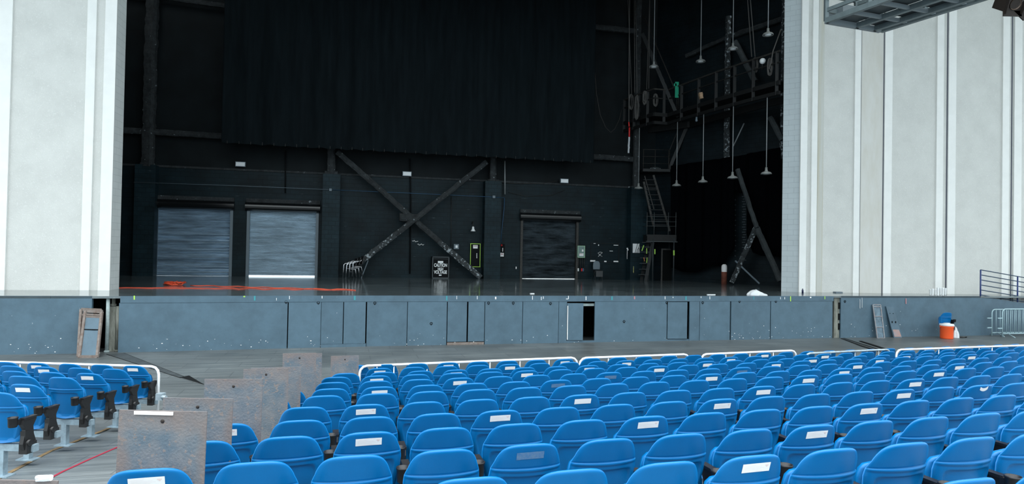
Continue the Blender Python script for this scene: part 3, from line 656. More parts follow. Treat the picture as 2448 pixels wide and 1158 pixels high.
# alarm plate
mb = MB(); rbox(mb, 1195, 583.5, 1206.5, 616, 0, .06); e = tag(mb.build('alarm_plate', M_dark), 'narrow wall plate with red alarm and white notice', 'alarm')
mb = MB(); mb.ball(RP(*RA(1199, 587, .1), .1), .05, 10); mb.build('alarm_bell', M_redp, e)
mb = MB(); rbox(mb, 1195.5, 605, 1204.5, 614, .06, .07); o = mb.build('notice', M_label, e)
mb = MB(); rbox(mb, 1197, 607, 1203, 609, .07, .073); mb.build('notice_text', M_pink, o)
mb = MB(); rbox(mb, 1201, 593, 1202.6, 602, .06, .066); mb.build('vertical_lettering', M_label, e)
mb = MB(); rbox(mb, 1233, 638, 1235, 643.5, .0, .02); tag(mb.build('outlet', M_label), 'tiny white outlet low beside the right roller door', 'outlet')
# blue cloth + wood plank on the stage floor by the pier
q = G(1199, 663.5, ZS); mb = MB()
rd = random.Random(3)
for _ in range(9): mb.tube([q + V((rd.uniform(-.25, .25), rd.uniform(-.1, .1), .02 + rd.uniform(0, .12))) for _ in range(5)], .025, 5)
tag(mb.build('blue_cable_pile', mat('blue_cord', (.03, .11, .30), .5)), 'small tangle of blue cable at the foot of the pier', 'cable')
q = G(1213, 664.5, ZS); tag(MB().box(q + ez * .05, (.40, .25, .10), TH).build('wood_block', M_wood), 'light wood block beside the blue cable tangle', 'wood')
q = G(1235, 665, ZS); tag(MB().box(q + ez * .02, (.95, .08, .03), TH).build('wood_strip', M_wood), 'thin wood strip on the floor before the right roller door', 'wood')
# green electrical panel with conduits
mb = MB(); rbox(mb, 1381, 588, 1398.5, 616.5, 0, .14); e = tag(mb.build('fuse_box', M_green), 'green fuse box with lime border right of the roller door', 'fuse box')
mb = MB(); outline(mb, 1381, 588, 1398.5, 616.5, .14, .147, 1.2); mb.build('tape_outline', mat('pale_lime', (.40, .62, .40), .6), e)
mb = MB(); rbox(mb, 1385, 606, 1395, 612.5, .14, .15); rbox(mb, 1391, 597, 1395, 602, .14, .15); o = mb.build('notice', M_label, e)
mb = MB()
for u in (1386, 1388.7, 1391.4): rbox(mb, u - .8, 606.4, u + .8, 608, .15, .153)
mb.build('notice_text', M_pink, o)
mb = MB()
for u in (1383, 1387, 1391.5, 1396): mb.tube([RP(*RA(u, 616, .06), .06), RP(*RA(u + .3, 643, .06), .06)], .018, 5)
mb.build('conduit', M_rail, e)
for u, m_, l in ((1382.5, M_label, 'white'), (1391, M_redp, 'red'), (1394.5, M_bluec, 'blue')):
    mb = MB(); rbox(mb, u - 1.2, 642, u + 1.4, 649, .03, .1); tag(mb.build('cable_plug', m_), l + ' cable plug hanging under the green fuse box', 'plug')
# noticeboard remnants
mb = MB(); outline(mb, 1412, 582, 1480, 627, 0, .04, 1.0); e = tag(mb.build('notice_board', mat('board_edge', (.006, .009, .010), .7)), 'faint dark board frame above the grey chair', 'board')
mb = MB()
for u0, v0, u1, v1 in ((1411, 622.5, 1423, 626), (1444.5, 624, 1450, 627), (1467, 624, 1478, 627), (1467, 586, 1478, 587.5), (1457.5, 600, 1465, 601.3), (1430, 585, 1432, 588), (1419, 582, 1424, 583)): rbox(mb, u0, v0, u1, v1, .04, .05)
mb.build('tape_scrap', M_label, e)
mb = MB()
for pts in ([(1429, 606), (1434, 603), (1439, 604), (1440, 606)], [(1430, 614), (1435, 609), (1440, 604)], [(1431, 607), (1435, 611), (1440, 614)]): mb.tube([RP(*RA(u, v, .02), .02) for u, v in pts], .010, 4)
mb.build('chalk_drawing', M_label, e)
mb = MB(); mb.tube([RP(*RA(u, v, .62), .62) for u, v in ((1499, 593), (1501.5, 599))], .04, 6); mb.tube([RP(*RA(u, v, .60), .60) for u, v in ((1499.5, 598), (1499, 620))], .015, 5)
tag(mb.build('hand_tool', M_label), 'white handled tool hanging on the right pier', 'tool')
# poster with slanted black lettering
mb = MB(); rbox(mb, 1513, 583, 1529, 605, .56, .59); e = tag(mb.build('poster', M_bulb), 'white poster with slanted black strokes beside the stairs', 'poster')
mb = MB()
for (ua, va, ub, vb, r_w) in ((1518, 605, 1524, 583, .028), (1522, 605, 1529, 584, .028), (1525.5, 605, 1528, 595, .02), (1523.5, 597, 1528, 593, .02)): mb.beam(RP(*RA(ua, va, .6), .6), RP(*RA(ub, vb, .6), .6), r_w * 1.6, .012)
mb.build('slanted_strokes', M_gloss, e)

# ---------------------------------------------------------------- big black drape
mb = MB(); dC = 1.7; a0 = RA(530, 345, dC)[0]; a1 = RA(1420, 392, dC)[0]; nu = 380; vs = []; zb, ztp = 7.12, 21.5
rd = random.Random(2); ph = [rd.uniform(0, 6.28) for _ in range(6)]
zs_ = [zb, zb + .02, zb + .5, 9, 12, 15, ztp]
for i in range(nu + 1):
    t = i / nu; a = a0 + (a1 - a0) * t
    o = .07 * math.sin(a * 7.1 + ph[0] + 1.3 * math.sin(a * .9)) + .05 * math.sin(a * 3.3 + ph[1]) + .05 * math.sin(a * 1.1 + ph[2])
    for z in zs_: vs.append(RP(a, z + (.02 * math.sin(a * 9) if z == zb else 0), dC + o * (1 if z > 9 else .75)))
m = len(zs_); fs = [(i * m + j, (i + 1) * m + j, (i + 1) * m + j + 1, i * m + j + 1) for i in range(nu) for j in range(m - 1)]
mb.add(vs, fs, True); dr = mb.build('stage_curtain', M_drape); tag(dr, 'huge black curtain hanging over the upper back wall', 'curtain')
so = dr.modifiers.new('thick', 'SOLIDIFY'); so.thickness = .01
mb = MB()
for k in range(36):
    a = a0 + (a1 - a0) * (k + .5) / 36; mb.box(RP(a, zb + .03, dC + .12), (.012, .012, .12), TH)
mb.build('tie_tab', M_rail, dr)
# looping rope to the right of the curtain
mb = MB().tube([RW(u, v, 1.5) for u, v in ((1420, 60), (1421, 160), (1426, 225), (1435, 275), (1448, 305), (1460, 317), (1470, 308), (1481, 285), (1486, 262))], .015, 5)
tag(mb.build('slack_cable', M_rail), 'thin dark slack cable looping right of the big curtain', 'cable')

# ---------------------------------------------------------------- side curtains and bracing on the right wall
sd = (KW - K).normalized(); sn = V((-sd.y, sd.x, 0));
if sn.y > 0: sn = -sn            # pointing toward the audience / stage
def SP(u, v, d=0.0):             # pixel -> point d in front of the right side wall
    r = ray(u, v); t = ((K + sn * d) - CAM).dot(sn) / r.dot(sn); return CAM + r * t
def drape(upx, top, bot, d, name, lab, m, amp=.06, fr=6):
    """top/bot: lists of (u,v)"""
    def lerp(pts, u):
        for (a, b), (c, e_) in zip(pts, pts[1:]):
            if a <= u <= c: return b + (e_ - b) * (u - a) / (c - a)
        return pts[-1][1] if u > pts[-1][0] else pts[0][1]
    mb = MB(); nu = 90; rows = 8; vs = []
    for i in range(nu + 1):
        u = upx[0] + (upx[1] - upx[0]) * i / nu
        for j in range(rows + 1):
            v = lerp(bot, u) + (lerp(top, u) - lerp(bot, u)) * j / rows
            q = SP(u, v, d); s_ = (q - K).dot(sd); vs.append(q + sn * amp * (math.sin(s_ * fr) + .5 * math.sin(s_ * 2.3 * fr + 1)))
    m_ = rows + 1; mb.add(vs, [(i * m_ + j, (i + 1) * m_ + j, (i + 1) * m_ + j + 1, i * m_ + j + 1) for i in range(nu) for j in range(rows)], True)
    o = mb.build(name, m); s2 = o.modifiers.new('thick', 'SOLIDIFY'); s2.thickness = .01
    return tag(o, lab, 'curtain')
drape((1606, 1756), [(1606, 397), (1756, 374)], [(1606, 640), (1630, 650), (1665, 652), (1690, 640), (1705, 634), (1722, 638), (1735, 620), (1750, 606), (1756, 590)], .5, 'side_curtain', 'black side curtain hanging right of the stairs', M_drape2)
drape((1786, 1866), [(1756, 374), (1880, 350)], [(1786, 560), (1800, 604), (1820, 612), (1850, 613), (1868, 616)], .5, 'side_curtain', 'black side curtain behind the leaning brace, next to the white wall', M_drape2)
drape((1756, 1790), [(1756, 374), (1800, 367)], [(1756, 455), (1765, 462), (1775, 462), (1790, 470)], .55, 'side_curtain', 'short black curtain strip over the exposed brick ladder', M_drape2)
# exposed toothed brick
mb = MB()
for k in range(26):
    v = 470 + k * 6.1; q = SP(1778 + (k % 2) * 2, v, .02); mb.box(q, (.16, .03, .035), math.atan2(sd.y, sd.x)); q = SP(1757 + (k % 2), v + 2, .02)
    if k % 2: mb.box(q, (.05, .03, .05), math.atan2(sd.y, sd.x))
tag(mb.build('toothed_brick_edge', mat('mortar_edge', (.05, .065, .075), .8)), 'column of pale brick ends showing between two side curtains', 'brickwork', None, 'stuff')
# A shaped brace
ab = empty('leaning_brace', SP(1800, 668, .9), label='A shaped steel brace leaning before the right side wall', cat='brace')
def sb(u0, v0, u1, v1, d, w_, nm, m): MB().lumpy(SP(u0, v0, d), SP(u1, v1, d), w_, seed=int(u0), jit=.08).build(nm, m, ab)
sb(1763, 405, 1809, 545, 1.0, .10, 'long_leg', M_fire and mat('grey_steel', (.03, .037, .04), .7, col2=(.06, .07, .074), nscale=3, bump=.4, bscale=14)); sb(1809, 545, 1866, 672, .9, .13, 'long_leg', MATS['grey_steel'])
sb(1807, 545, 1750, 675, .9, .11, 'short_leg', M_peel); sb(1758, 624, 1816, 679, .9, .035, 'strut', M_greyp)
# upper steelwork on the right wall
up_e = empty('side_steelwork', SP(1740, 300, .3), label='fireproofed column and braces high on the right side wall', cat='steelwork')
MB().lumpy(SP(1737, 378, .3), SP(1741, 40, .3), .13, seed=61, jit=.2).build('column', M_peel, up_e)
MB().lumpy(SP(1732, 92, .3), SP(1872, 45, .3), .11, seed=62, jit=.2).build('beam', M_fire, up_e)
MB().lumpy(SP(1640, 135, .3), SP(1732, 92, .3), .09, seed=64, jit=.2).build('beam', M_fire, up_e)
MB().lumpy(SP(1757, 100, .5), SP(1806, 195, .5), .12, seed=63, jit=.1).build('brace', MATS['grey_steel'], up_e)
MB().lumpy(SP(1842, 280, .5), SP(1870, 335, .5), .12, seed=66, jit=.1).build('brace', MATS['grey_steel'], up_e)
MB().lumpy(SP(1871, 380, .3), SP(1876, 0, .3), .12, seed=68, jit=.2).build('column', M_peel, up_e)
MB().tube([SP(1779, 295, .5), SP(1753, 350, .5)], .03, 6).build('tie_rod', M_rod, up_e)
# traffic bollard style post: white over rust red
q = SP(1731, 674, .7); q.z = ZS; mb = MB().lathe([(.0, 0), (.13, 0), (.13, .55), (.12, .6)], q, 14); e = tag(mb.build('bollard', mat('rust_red', (.17, .05, .03), .8, noise=.3)), 'white topped rust red post by the side curtain', 'bollard')
MB().lathe([(.125, .55), (.13, .75), (.12, .86), (.07, .92), (0, .93)], q, 14).build('white_top', M_label, e)

# ---------------------------------------------------------------- landing, stairs
def stair(name, P, Q, width, n, lab, rail=True, m=M_stair):
    """P bottom, Q top (centre line)"""
    P, Q = V(P), V(Q); d = Q - P; h = V((d.x, d.y, 0)).normalized(); s_ = V((-h.y, h.x, 0)) * width / 2
    e = empty(name, P, label=lab, cat='stairs')
    for k in (-1, 1): MB().beam(P + s_ * k, Q + s_ * k, .035, .16).build('stringer', m, e)
    for i in range(1, n):
        c = P + d * (i / n); MB().box(c, (.20, width, .03), math.atan2(h.y, h.x)).build('tread', m, e)
    if rail:
        for k in (-1, 1): MB().tube([P + s_ * k + ez * .25, P + s_ * k + ez * .95, Q + s_ * k + ez * .95], .022, 6).build('handrail', M_rail, e)
    return e
LY = 32.4
lz = atY(1580, 570, LY).z; l0 = atY(1547, 570, LY); l1 = atY(1617, 570, LY)
land = empty('landing_platform', (l0.x, LY, ZS), label='black steel landing with pipe railing above the stage door', cat='platform')
MB().box(((l0.x + l1.x) / 2, LY + .5, lz), (l1.x - l0.x, 1.0, .35)).build('deck', M_gallery, land)
MB().box(((l0.x + l1.x) / 2, LY - .01, lz - .17), (l1.x - l0.x + .1, .03, .03)).build('edge_angle', M_rod and mat('edge_steel', (.05, .06, .065), .5, .3), land)
for u in (1561, 1611): q = atY(u, 600, LY); MB().tube([(q.x, LY, ZS), (q.x, LY, lz)], .03, 8).build('leg', MATS['edge_steel'], land)
for u in (1561, 1611): q = atY(u, 600, LY); MB().tube([(q.x, LY + .95, ZS), (q.x, LY + .95, lz)], .03, 8).build('leg', MATS['edge_steel'], land)
M_lrail = mat('pale_rail', (.075, .085, .088), .5, .3)
for u in (1547, 1564, 1598, 1616):
    q = atY(u, 540, LY); MB().tube([(q.x, LY + .03, lz + .1), (q.x, LY + .03, atY(u, 508, LY).z)], .018, 6).build('rail_post', M_lrail, land)
for v in (518, 530, 541): 
    z = atY(1580, v, LY).z; MB().tube([(l0.x, LY + .9, z), (l0.x, LY + .03, z), (l1.x, LY + .03, z), (l1.x, LY + .9, z)], .016, 6).build('rail', M_lrail, land)
# stage door under the landing
dz0, dz1 = ZS, atY(1595, 598, LY + .9).z; a = atY(1584, 640, LY + .9); b = atY(1608, 640, LY + .9)
e = empty('door_4', (a.x, LY + .9, ZS), kind='structure')
MB().box(((a.x + b.x) / 2, LY + .92, (dz0 + dz1) / 2), (b.x - a.x, .04, dz1 - dz0)).build('door_leaf', M_void, e)
mb = MB(); mb.box((a.x - .05, LY + .9, (dz0 + dz1) / 2), (.07, .08, dz1 - dz0)); mb.box((b.x + .05, LY + .9, (dz0 + dz1) / 2), (.07, .08, dz1 - dz0)); mb.box(((a.x + b.x) / 2, LY + .9, dz1 + .03), (b.x - a.x + .17, .08, .07)); mb.build('door_frame', M_rail, e)
# glow tape strips
def tape(u0, v0, u1, v1, y, m, lab, w_=.04):
    mb = MB().beam(atY(u0, v0, y), atY(u1, v1, y), w_, .01, (0, 1, 0)); return tag(mb.build('glow_tape', m), lab, 'tape')
tape(1611, 599, 1611, 611, LY - .05, M_lime, 'lime tape on the right leg of the landing', .07); tape(1565.5, 596, 1565.5, 608, LY - .05, M_lime, 'lime tape on the left leg of the landing', .05)
tape(1534.5, 600, 1539, 587, LY - .2, M_lime, 'slanted lime tape on the stair handrail'); tape(1546, 594, 1546, 607, LY - .2, M_lime, 'upright lime tape beside the stair treads', .03)
tape(1547, 616, 1546, 629, LY - .2, M_lime, 'lower lime tape on the stair', .03); tape(1539, 616, 1541, 625, LY - .2, mat('orange_tape', (.5, .18, .05), .6), 'orange tape on the stair', .03)
tape(1514.5, 637, 1514.5, 653, LY - .2, mat('striped_tape', (.45, .45, .12), .6, col2=(.03, .03, .03), nscale=20), 'yellow and black tape low at the stair foot', .035)
# lower stair to the landing, upper flights
pA = G(1528, 669, ZS); q = atY(1557, 565, LY + .5)
stair('steel_stair', (pA.x, LY + .45, ZS), (q.x, LY + .5, lz), .65, 8, 'black steel stair from the stage floor up to the landing', False)
te = empty('stair_treads', G(1545, 669, ZS), label='row of worn steel treads under the landing', cat='stairs')
for k, v in enumerate((580, 591, 603, 617, 630, 644, 657)):
    q0 = atY(1534 + k * -1.5, v, LY + .2); q1 = atY(1556 - k * 1.0, v, LY + .2)
    MB().box((q0 + q1) / 2, (abs(q1.x - q0.x), .22, .025)).build('tread', mat('tread_edge', (.022, .027, .03), .5, .2) if 'tread_edge' not in MATS else MATS['tread_edge'], te)
mz = 7.0; mq = atY(1570, 402, LY + .6)
mid = empty('landing_platform', (mq.x, LY + .6, mz), label='small upper black landing with pale dust, above the first', cat='platform')
m0 = atY(1535, 410, LY + .6); m1 = atY(1600, 410, LY + .6)
MB().box(((m0.x + m1.x) / 2, LY + .9, mz), (m1.x - m0.x, 1.0, .14)).build('deck', M_stair, mid)
for u in (1538, 1566, 1598): q = atY(u, 400, LY + .5); MB().tube([(q.x, LY + .5, mz), (q.x, LY + .5, mz + 1.05)], .018, 6).build('rail_post', M_rail, mid)
for dz in (.35, .7, 1.05): MB().tube([(m0.x, LY + .5, mz + dz), (m1.x, LY + .5, mz + dz)], .014, 6).build('rail', M_rail, mid)
st = empty('steep_stair', (m0.x, LY + .5, mz), label='steep ladder stair between the two landings', cat='stairs')
P0, P1 = atY(1539, 435, LY + .35), atY(1562, 540, LY + .35); Q0, Q1 = atY(1562, 419, LY + .35), atY(1601, 553, LY + .35)
MB().beam(P0, P1, .05, .1).build('stringer', M_rail, st); MB().beam(Q0, Q1, .05, .1).build('stringer', M_rail, st)
MB().beam(atY(1541, 421, LY + .3), atY(1563, 500, LY + .3), .04, .04).build('handrail', M_rail, st)
for k in range(10):
    t = (k + .3) / 10; MB().box(P0.lerp(P1, t).lerp(Q0.lerp(Q1, t), .5), ((Q0.lerp(Q1, t) - P0.lerp(P1, t)).length, .18, .025)).build('tread', M_stair, st)
stair('steel_stair', (atY(1602, 392, LY + .9).x, LY + .9, mz + .1), (atY(1618, 300, LY + .9).x + .5, LY + .6, 9.3), .6, 8, 'faint black stair from the upper landing to the gallery', True)
stair('steel_stair', (7.9, 31.6, 9.5), (6.3, 32.2, 13.6), .6, 12, 'faint black stair climbing above the gallery', True)
mb = MB().ball(atY(1567, 404, LY + .55), .28, 10, (1, .5, .35)); tag(mb.build('cloth_bundle', M_peel), 'pale dusty bundle on the upper landing', 'bundle')

# ---------------------------------------------------------------- gallery with pendant lamps
GZ0, GZ1, GT, GM = 9.04, 9.55, 10.73, 10.30
gp = [V((9.93, 24.45, 0)) * 1.03, V((9.8, 24.7, 0)) * 1.03, V((9.2, 25.9, 0)) * 1.03, V((8.5, 27.4, 0)) * 1.03, V((7.35, 30.2, 0)) * 1.03, V((7.2, 30.65, 0)) * 1.03, V((6.5, 30.45, 0)) * 1.03, V((5.5, 32.7, 0)) * 1.03]
gal = empty('fly_gallery', (8.5, 27.4, GZ1), label='long black steel gallery with railing above the right wing', cat='gallery')
mb = MB(); inner = [q + V((1.3, .75, 0)) for q in gp[:6]] + [V((8.6, 32.4, 0)), V((7.0, 34.0, 0))]
for i in range(len(gp) - 1): mb.prism([gp[i] + ez * GZ1, gp[i + 1] + ez * GZ1, inner[i + 1] + ez * GZ1, inner[i] + ez * GZ1], (0, 0, .06))
mb.build('deck', M_gallery, gal)
mb = MB()
for i in range(len(gp) - 1): mb.beam(gp[i] + ez * (GZ0 + .07), gp[i + 1] + ez * (GZ0 + .07), .1, .14); mb.beam(gp[i] + ez * (GZ1 - .05), gp[i + 1] + ez * (GZ1 - .05), .1, .16); mb.beam(inner[i] + ez * (GZ0 + .2), inner[i + 1] + ez * (GZ0 + .2), .1, .3)
mb.build('edge_beam', M_gallery, gal)
mb = MB()
for i in range(len(gp) - 1): mb.beam(gp[i] + ez * GT, gp[i + 1] + ez * GT, .07, .07); 
mb.build('top_rail', M_rail, gal)
mb = MB()
for i in range(len(gp) - 1): mb.beam(gp[i] + ez * GM, gp[i + 1] + ez * GM, .04, .05)
mb.build('mid_rail', mat('dull_rail', (.018, .018, .017), .5, .3), gal)
for u in (1857, 1801, 1756, 1713, 1670, 1630, 1587, 1548, 1515, 1483):
    best = None
    for i in range(len(gp) - 1):
        for k in range(41):
            q = gp[i].lerp(gp[i + 1], k / 40); du = abs(proj(q + ez * 9.9)[0] - u)
            if best is None or du < best[0]: best = (du, q)
    q = best[1]; MB().beam(q + ez * GZ0, q + ez * GT, .13, .05, (0, 1, 0)).build('rail_post', M_gallery, gal)
def gal_pt(u, z):
    best = None
    for i in range(len(gp) - 1):
        for k in range(201):
            q = gp[i].lerp(gp[i + 1], k / 200); du = abs(proj(q + ez * z)[0] - u)
            if best is None or du < best[0]: best = (du, q)
    return best[1]
def pendant(q, ztop, zl, lab, grp, white=False):
    e = empty('pendant_lamp', (q.x, q.y, zl), label=lab, cat='hanging lamp', group=grp)
    MB().tube([(q.x, q.y, zl + .2), (q.x, q.y, ztop)], .018, 6).build('rod', M_rod, e)
    c = (q.x, q.y, zl)
    MB().lathe([(.0, .25), (.045, .25), (.05, .14), (.07, .11), (.07, .09), (.17, .055), (.205, .01), (.21, -.02), (.195, -.02), (.16, .03), (.05, .07), (0, .07)], c, 22).build('lamp_shade', M_shade, e)
    MB().lathe([(0, .06), (.10, .04), (.13, .0), (.10, -.03), (0, -.045)], c, 16).build('bulb', M_bulb if white else mat('dull_bulb', (.35, .37, .37), .4) if 'dull_bulb' not in MATS else MATS['dull_bulb'], e)
names_ = ['farthest left', 'second from the left', 'middle', 'second from the right', 'rightmost']
for k, u in enumerate((1529, 1619.5, 1682.5, 1753.5, 1834)):
    q = gal_pt(u, 9.0); pendant(V((q.x, q.y, 0)), GZ0 + .03, 6.03, names_[k] + ' of the five lamps hung below the gallery', 'lamps hung below the gallery')
for k, (u, v, y) in enumerate(((1563, 160, 30.2), (1675, 147, 28.6), (1752, 117, 26.9), (1836, 83, 25.3))):
    q = atY(u, v, y); pendant(V((q.x, q.y, 0)), 21.9, q.z, ['leftmost', 'second from the left', 'third from the left', 'rightmost'][k] + ' of the four lamps hung high above the gallery', 'lamps hung above the gallery', True)
# ropes
def rope(pts, r, lab, m=M_rope, nm='rope'): return tag(MB().tube(pts, r, 6).build(nm, m), lab, 'rope')
for k, (ut, ub, vb, y) in enumerate(((1499, 1510, 225, 32.4), (1516, 1517, 222, 32.3), (1518.5, 1523, 222, 32.2), (1555, 1546, 214, 31.7), (1554, 1551, 212, 31.6))):
    a, b = atY(ut, -60, y), atY(ub, vb, y); rope([a, a.lerp(b, .5) + V((0, 0, .02)), b], .016, ['left slanting', 'second', 'third', 'fourth', 'rightmost'][k] + ' rope of the bundle tied to the gallery corner')
rope([atY(1506, -60, 30), atY(1504, 100, 30), atY(1503.3, 292, 30)], .018, 'long grey rope dropping past the gallery to a frayed end')
mb = MB().tube([atY(1503.3, 292, 30), atY(1504, 303, 30)], .03, 6).tube([atY(1504.5, 305, 30), atY(1504.3, 328, 30)], .035, 6); tag(mb.build('red_rope_wrap', M_redp), 'red tape wrapped on the long hanging rope', 'tape')
mb = MB().lumpy(atY(1504, 328, 30), atY(1502.5, 366, 30), .04, seed=4, jit=.4, step=.08); tag(mb.build('frayed_rope_end', mat('pale_rope', (.45, .47, .5), .9)), 'pale frayed end of the long hanging rope', 'rope')
for k, (ut, ub, y) in enumerate(((1783, 1797, 26.5), (1789, 1805, 26.35))): rope([atY(ut, -60, y), atY(ub, 136, y)], .018, ['left', 'right'][k] + ' of two slanting ropes tied at the gallery rail under the upper lamps')
rope([atY(1867, 70, 25.3), atY(1848, 122, 25.4), atY(1843, 150, 25.4), atY(1838, 165, 25.4)], .022, 'rope running from the white wall down to the rail')
# rope coils on rails
def coil(u, v, y, n, h, lab):
    c = atY(u, v, y * 1.03); mb = MB(); rd = random.Random(int(u))
    for i in range(n):
        w_ = rd.uniform(.05, .10); hh = h * rd.uniform(.7, 1); cx_ = rd.uniform(-.05, .05)
        mb.tube([c + V((cx_ + w_ * math.sin(t), -.05 + rd.uniform(-.02, .02), -hh / 2 + hh / 2 * math.cos(t))) for t in [2 * math.pi * k / 12 for k in range(12)]], .016, 5, closed=True)
    return tag(mb.build('rope_coil', M_rope), lab, 'rope')
for u, v, y, n_, h, lab in ((1508, 226, 31.6, 4, .8, 'rope coil at the left corner of the gallery'), (1523, 228, 31.3, 6, 1.25, 'longest rope coil hanging in the left gallery corner'), (1541, 218, 30.9, 6, .7, 'rope coil on the gallery corner rail'),
                            (1567, 225, 30.6, 4, .8, 'rope coil hanging right of the gallery corner'), (1805, 139, 25.7, 6, .6, 'rope coil knotted on the rail right of the high lamps'), (1840, 140, 24.9, 6, .7, 'rope coil on the rail next to the white wall')): coil(u, v, y, n_, h, lab)
q = gal_pt(1617, 10.0); mb = MB().box(atY(1618, 215, q.y - .12), (.17, .04, .75)); mb.box(atY(1614, 203, q.y - .12), (.12, .04, .12)); tag(mb.build('green_cloth', M_grnc), 'green cloth strip tied on the gallery railing', 'cloth')
mb = MB().lumpy(atY(1674, 222, 28), atY(1677, 236, 28), .09, seed=9, jit=.3, step=.08); tag(mb.build('glove', M_wood), 'tan glove hung on the gallery railing', 'glove')
c = atY(1823, 146, 25.9); mb = MB().ball(c, .12, 12); o = tag(mb.build('globe_light', M_bulb), 'round white lamp on the gallery railing', 'lamp'); MB().tube([c, c + V((.02, .1, -.3))], .02, 6).build('stem', M_rail, o)
c = atY(1665, 288, 28.8); mb = MB().ball(c, .06, 10); mb.tube([c, c + ez * .15], .04, 8); tag(mb.build('small_bulb', M_greyp), 'small bare bulb under the gallery beam', 'lamp')

# ---------------------------------------------------------------- things on the stage
def stacking_chair():
    e = empty('stacking_chair', (0, 0, 0))
    for s_ in (-1, 1):
        y = .26 * s_
        MB().tube([(-.26, y, .0), (-.24, y, .45), (-.23, y, .60), (-.16, y, .66), (.10, y, .68), (.20, y, .80)], .021, 8).build('leg', M_chrome, e)
        MB().tube([(.22, y * .9, .0), (.15, y * .9, .42), (-.2, y * .9, .44)], .014, 8).build('leg', M_chrome, e)
        MB().box((-.03, y, .69), (.24, .045, .025)).build('armrest', M_black, e)
    MB().box((-.02, 0, .45), (.44, .44, .05)).build('seat', M_black, e, bevel=.02)
    MB().box((.235, 0, .72), (.05, .44, .36), M=Matrix.Rotation(.25, 3, 'Y')).build('backrest', M_black, e, bevel=.02)
    return e
base = RP(RA(846, 650, 1.1)[0], ZS, 1.1); ch0 = stacking_chair()
clab = ['bottom chair of the stack with chrome legs by the brace foot', 'middle chair of the chrome legged stack', 'top chair of the chrome legged stack by the brace foot']
for k in range(3):
    o = ch0 if k == 0 else copy_tree(ch0); o.location = base + V((-.16 + .14 * k, .0, .05 * k)); o.rotation_euler = (0, 0, TH + .25)
    tag(o, clab[k], 'chair', 'stacked chairs on the stage')
# two folded chairs leaning behind
e = empty('folded_chair', RP(RA(862, 650, .75)[0], ZS, .75), label='folded chair leaning against the stack', cat='chair'); q = V(e.location)
MB().beam(q + V((.02, .1, 0)), q + V((.30, .15, .80)), .10, .04).build('seat', M_greyp, e); MB().tube([q + V((.15, -.1, .0)), q + V((-.15, 0, .55))], .014).build('leg', M_black, e)
# grey backed single chair
q = RP(RA(1428, 650, .5)[0], ZS, .5); e = empty('side_chair', q, label='black chair with a grey plastic back before the back wall', cat='chair')
q = V(q); mb = MB(); R = Matrix.Rotation(TH, 3, 'Z')
def loc(x, y, z): return q + R @ V((x, y, z))
prof = [(-.17, .0), (-.185, .16), (-.17, .32), (-.11, .40), (0, .42), (.11, .40), (.17, .32), (.185, .16), (.17, .0)]
MB().prism([loc(x, .12, .52 + z) for x, z in prof], R @ V((0, .03, 0))).build('backrest', M_greyp, e)
MB().box(loc(0, -.08, .44), (.40, .40, .05), TH).build('seat', M_black, e, bevel=.015); MB().box(loc(0, -.27, .30), (.36, .03, .28), TH).build('front_panel', M_gloss, e)
for sx in (-1, 1):
    MB().tube([loc(.19 * sx, -.24, 0), loc(.19 * sx, .1, .52)], .013).build('leg', M_black, e); MB().tube([loc(.19 * sx, .2, 0), loc(.19 * sx, -.2, .45)], .013).build('leg', M_black, e)
# orange extension cord: coil with two runs
def gcord(pts, z=.012): return [V((q.x, q.y, ZS + z)) for q in (G(u, v, ZS) for u, v in pts)]
rd = random.Random(1)
run1 = [(262 + 14.7 * k, 688.6 + k * .12 + rd.uniform(-.5, .5) + (1.3 * math.sin(k * 1.3) if k > 20 else 0)) for k in range(41)]
run2 = [(455 + 14.3 * k, 683 + k * .42 + rd.uniform(-.4, .4) + 1.1 * math.sin(k * 1.4)) for k in range(28)]
mb = MB(); mb.tube(gcord([(276, 689.6)] + run1[2:]), .011, 6); mb.tube(gcord(run2), .011, 6)
pts = []
for k in range(90):
    t = k * .55; pts.append((418 + 28 * math.cos(t) * rd.uniform(.5, 1) , 681.2 + 2.6 * math.sin(t) * rd.uniform(.4, 1)))
mb.tube([V((q.x, q.y, ZS + .015 + rd.uniform(0, .08))) for q in (G(u, v, ZS) for u, v in pts)], .015, 6)
tag(mb.build('extension_cord', M_ocord), 'orange extension cord with a coil lying across the stage floor', 'cord')
# white cloth heap
def heap(q, sx, sy, sz, seed, name, m, lab, cat):
    rd = random.Random(seed); vs = []; n_, r = 26, 9; ph = [rd.uniform(0, 6) for _ in range(5)]
    for i in range(r + 1):
        t = i / r
        for k in range(n_):
            a = 2 * math.pi * k / n_; w_ = (1 + .18 * math.sin(3 * a + ph[0]) + .10 * math.sin(7 * a + ph[1])) * math.sin(t * math.pi / 2) ** .8
            z = (math.cos(t * math.pi / 2)) * sz * (1 + .25 * math.sin(2 * a + ph[2]) + .1 * math.sin(9 * a + ph[3]))
            vs.append(V(q) + V((math.cos(a) * sx * w_, math.sin(a) * sy * w_, max(0.002, z))))
    fs = [(i * n_ + k, (i + 1) * n_ + k, (i + 1) * n_ + (k + 1) % n_, i * n_ + (k + 1) % n_) for i in range(r) for k in range(n_)]
    return tag(MB().add(vs, fs, True).build(name, m), lab, cat)
q = G(1806, 706.0, ZS); heap(q, .30, .14, .15, 1, 'crumpled_cloth', M_cloth, 'crumpled white cloth at the front edge of the stage', 'cloth')
q = G(1825, 707, ZS); heap(q, .14, .08, .05, 2, 'crumpled_cloth', M_cloth, 'flat loose end of the crumpled white cloth', 'cloth')
q = G(1700, 705.5, ZS); tag(MB().box(q + ez * .012, (.30, .05, .02), TH).build('paper_strip', M_bulb), 'white strip on the stage edge left of the cloth', 'strip')
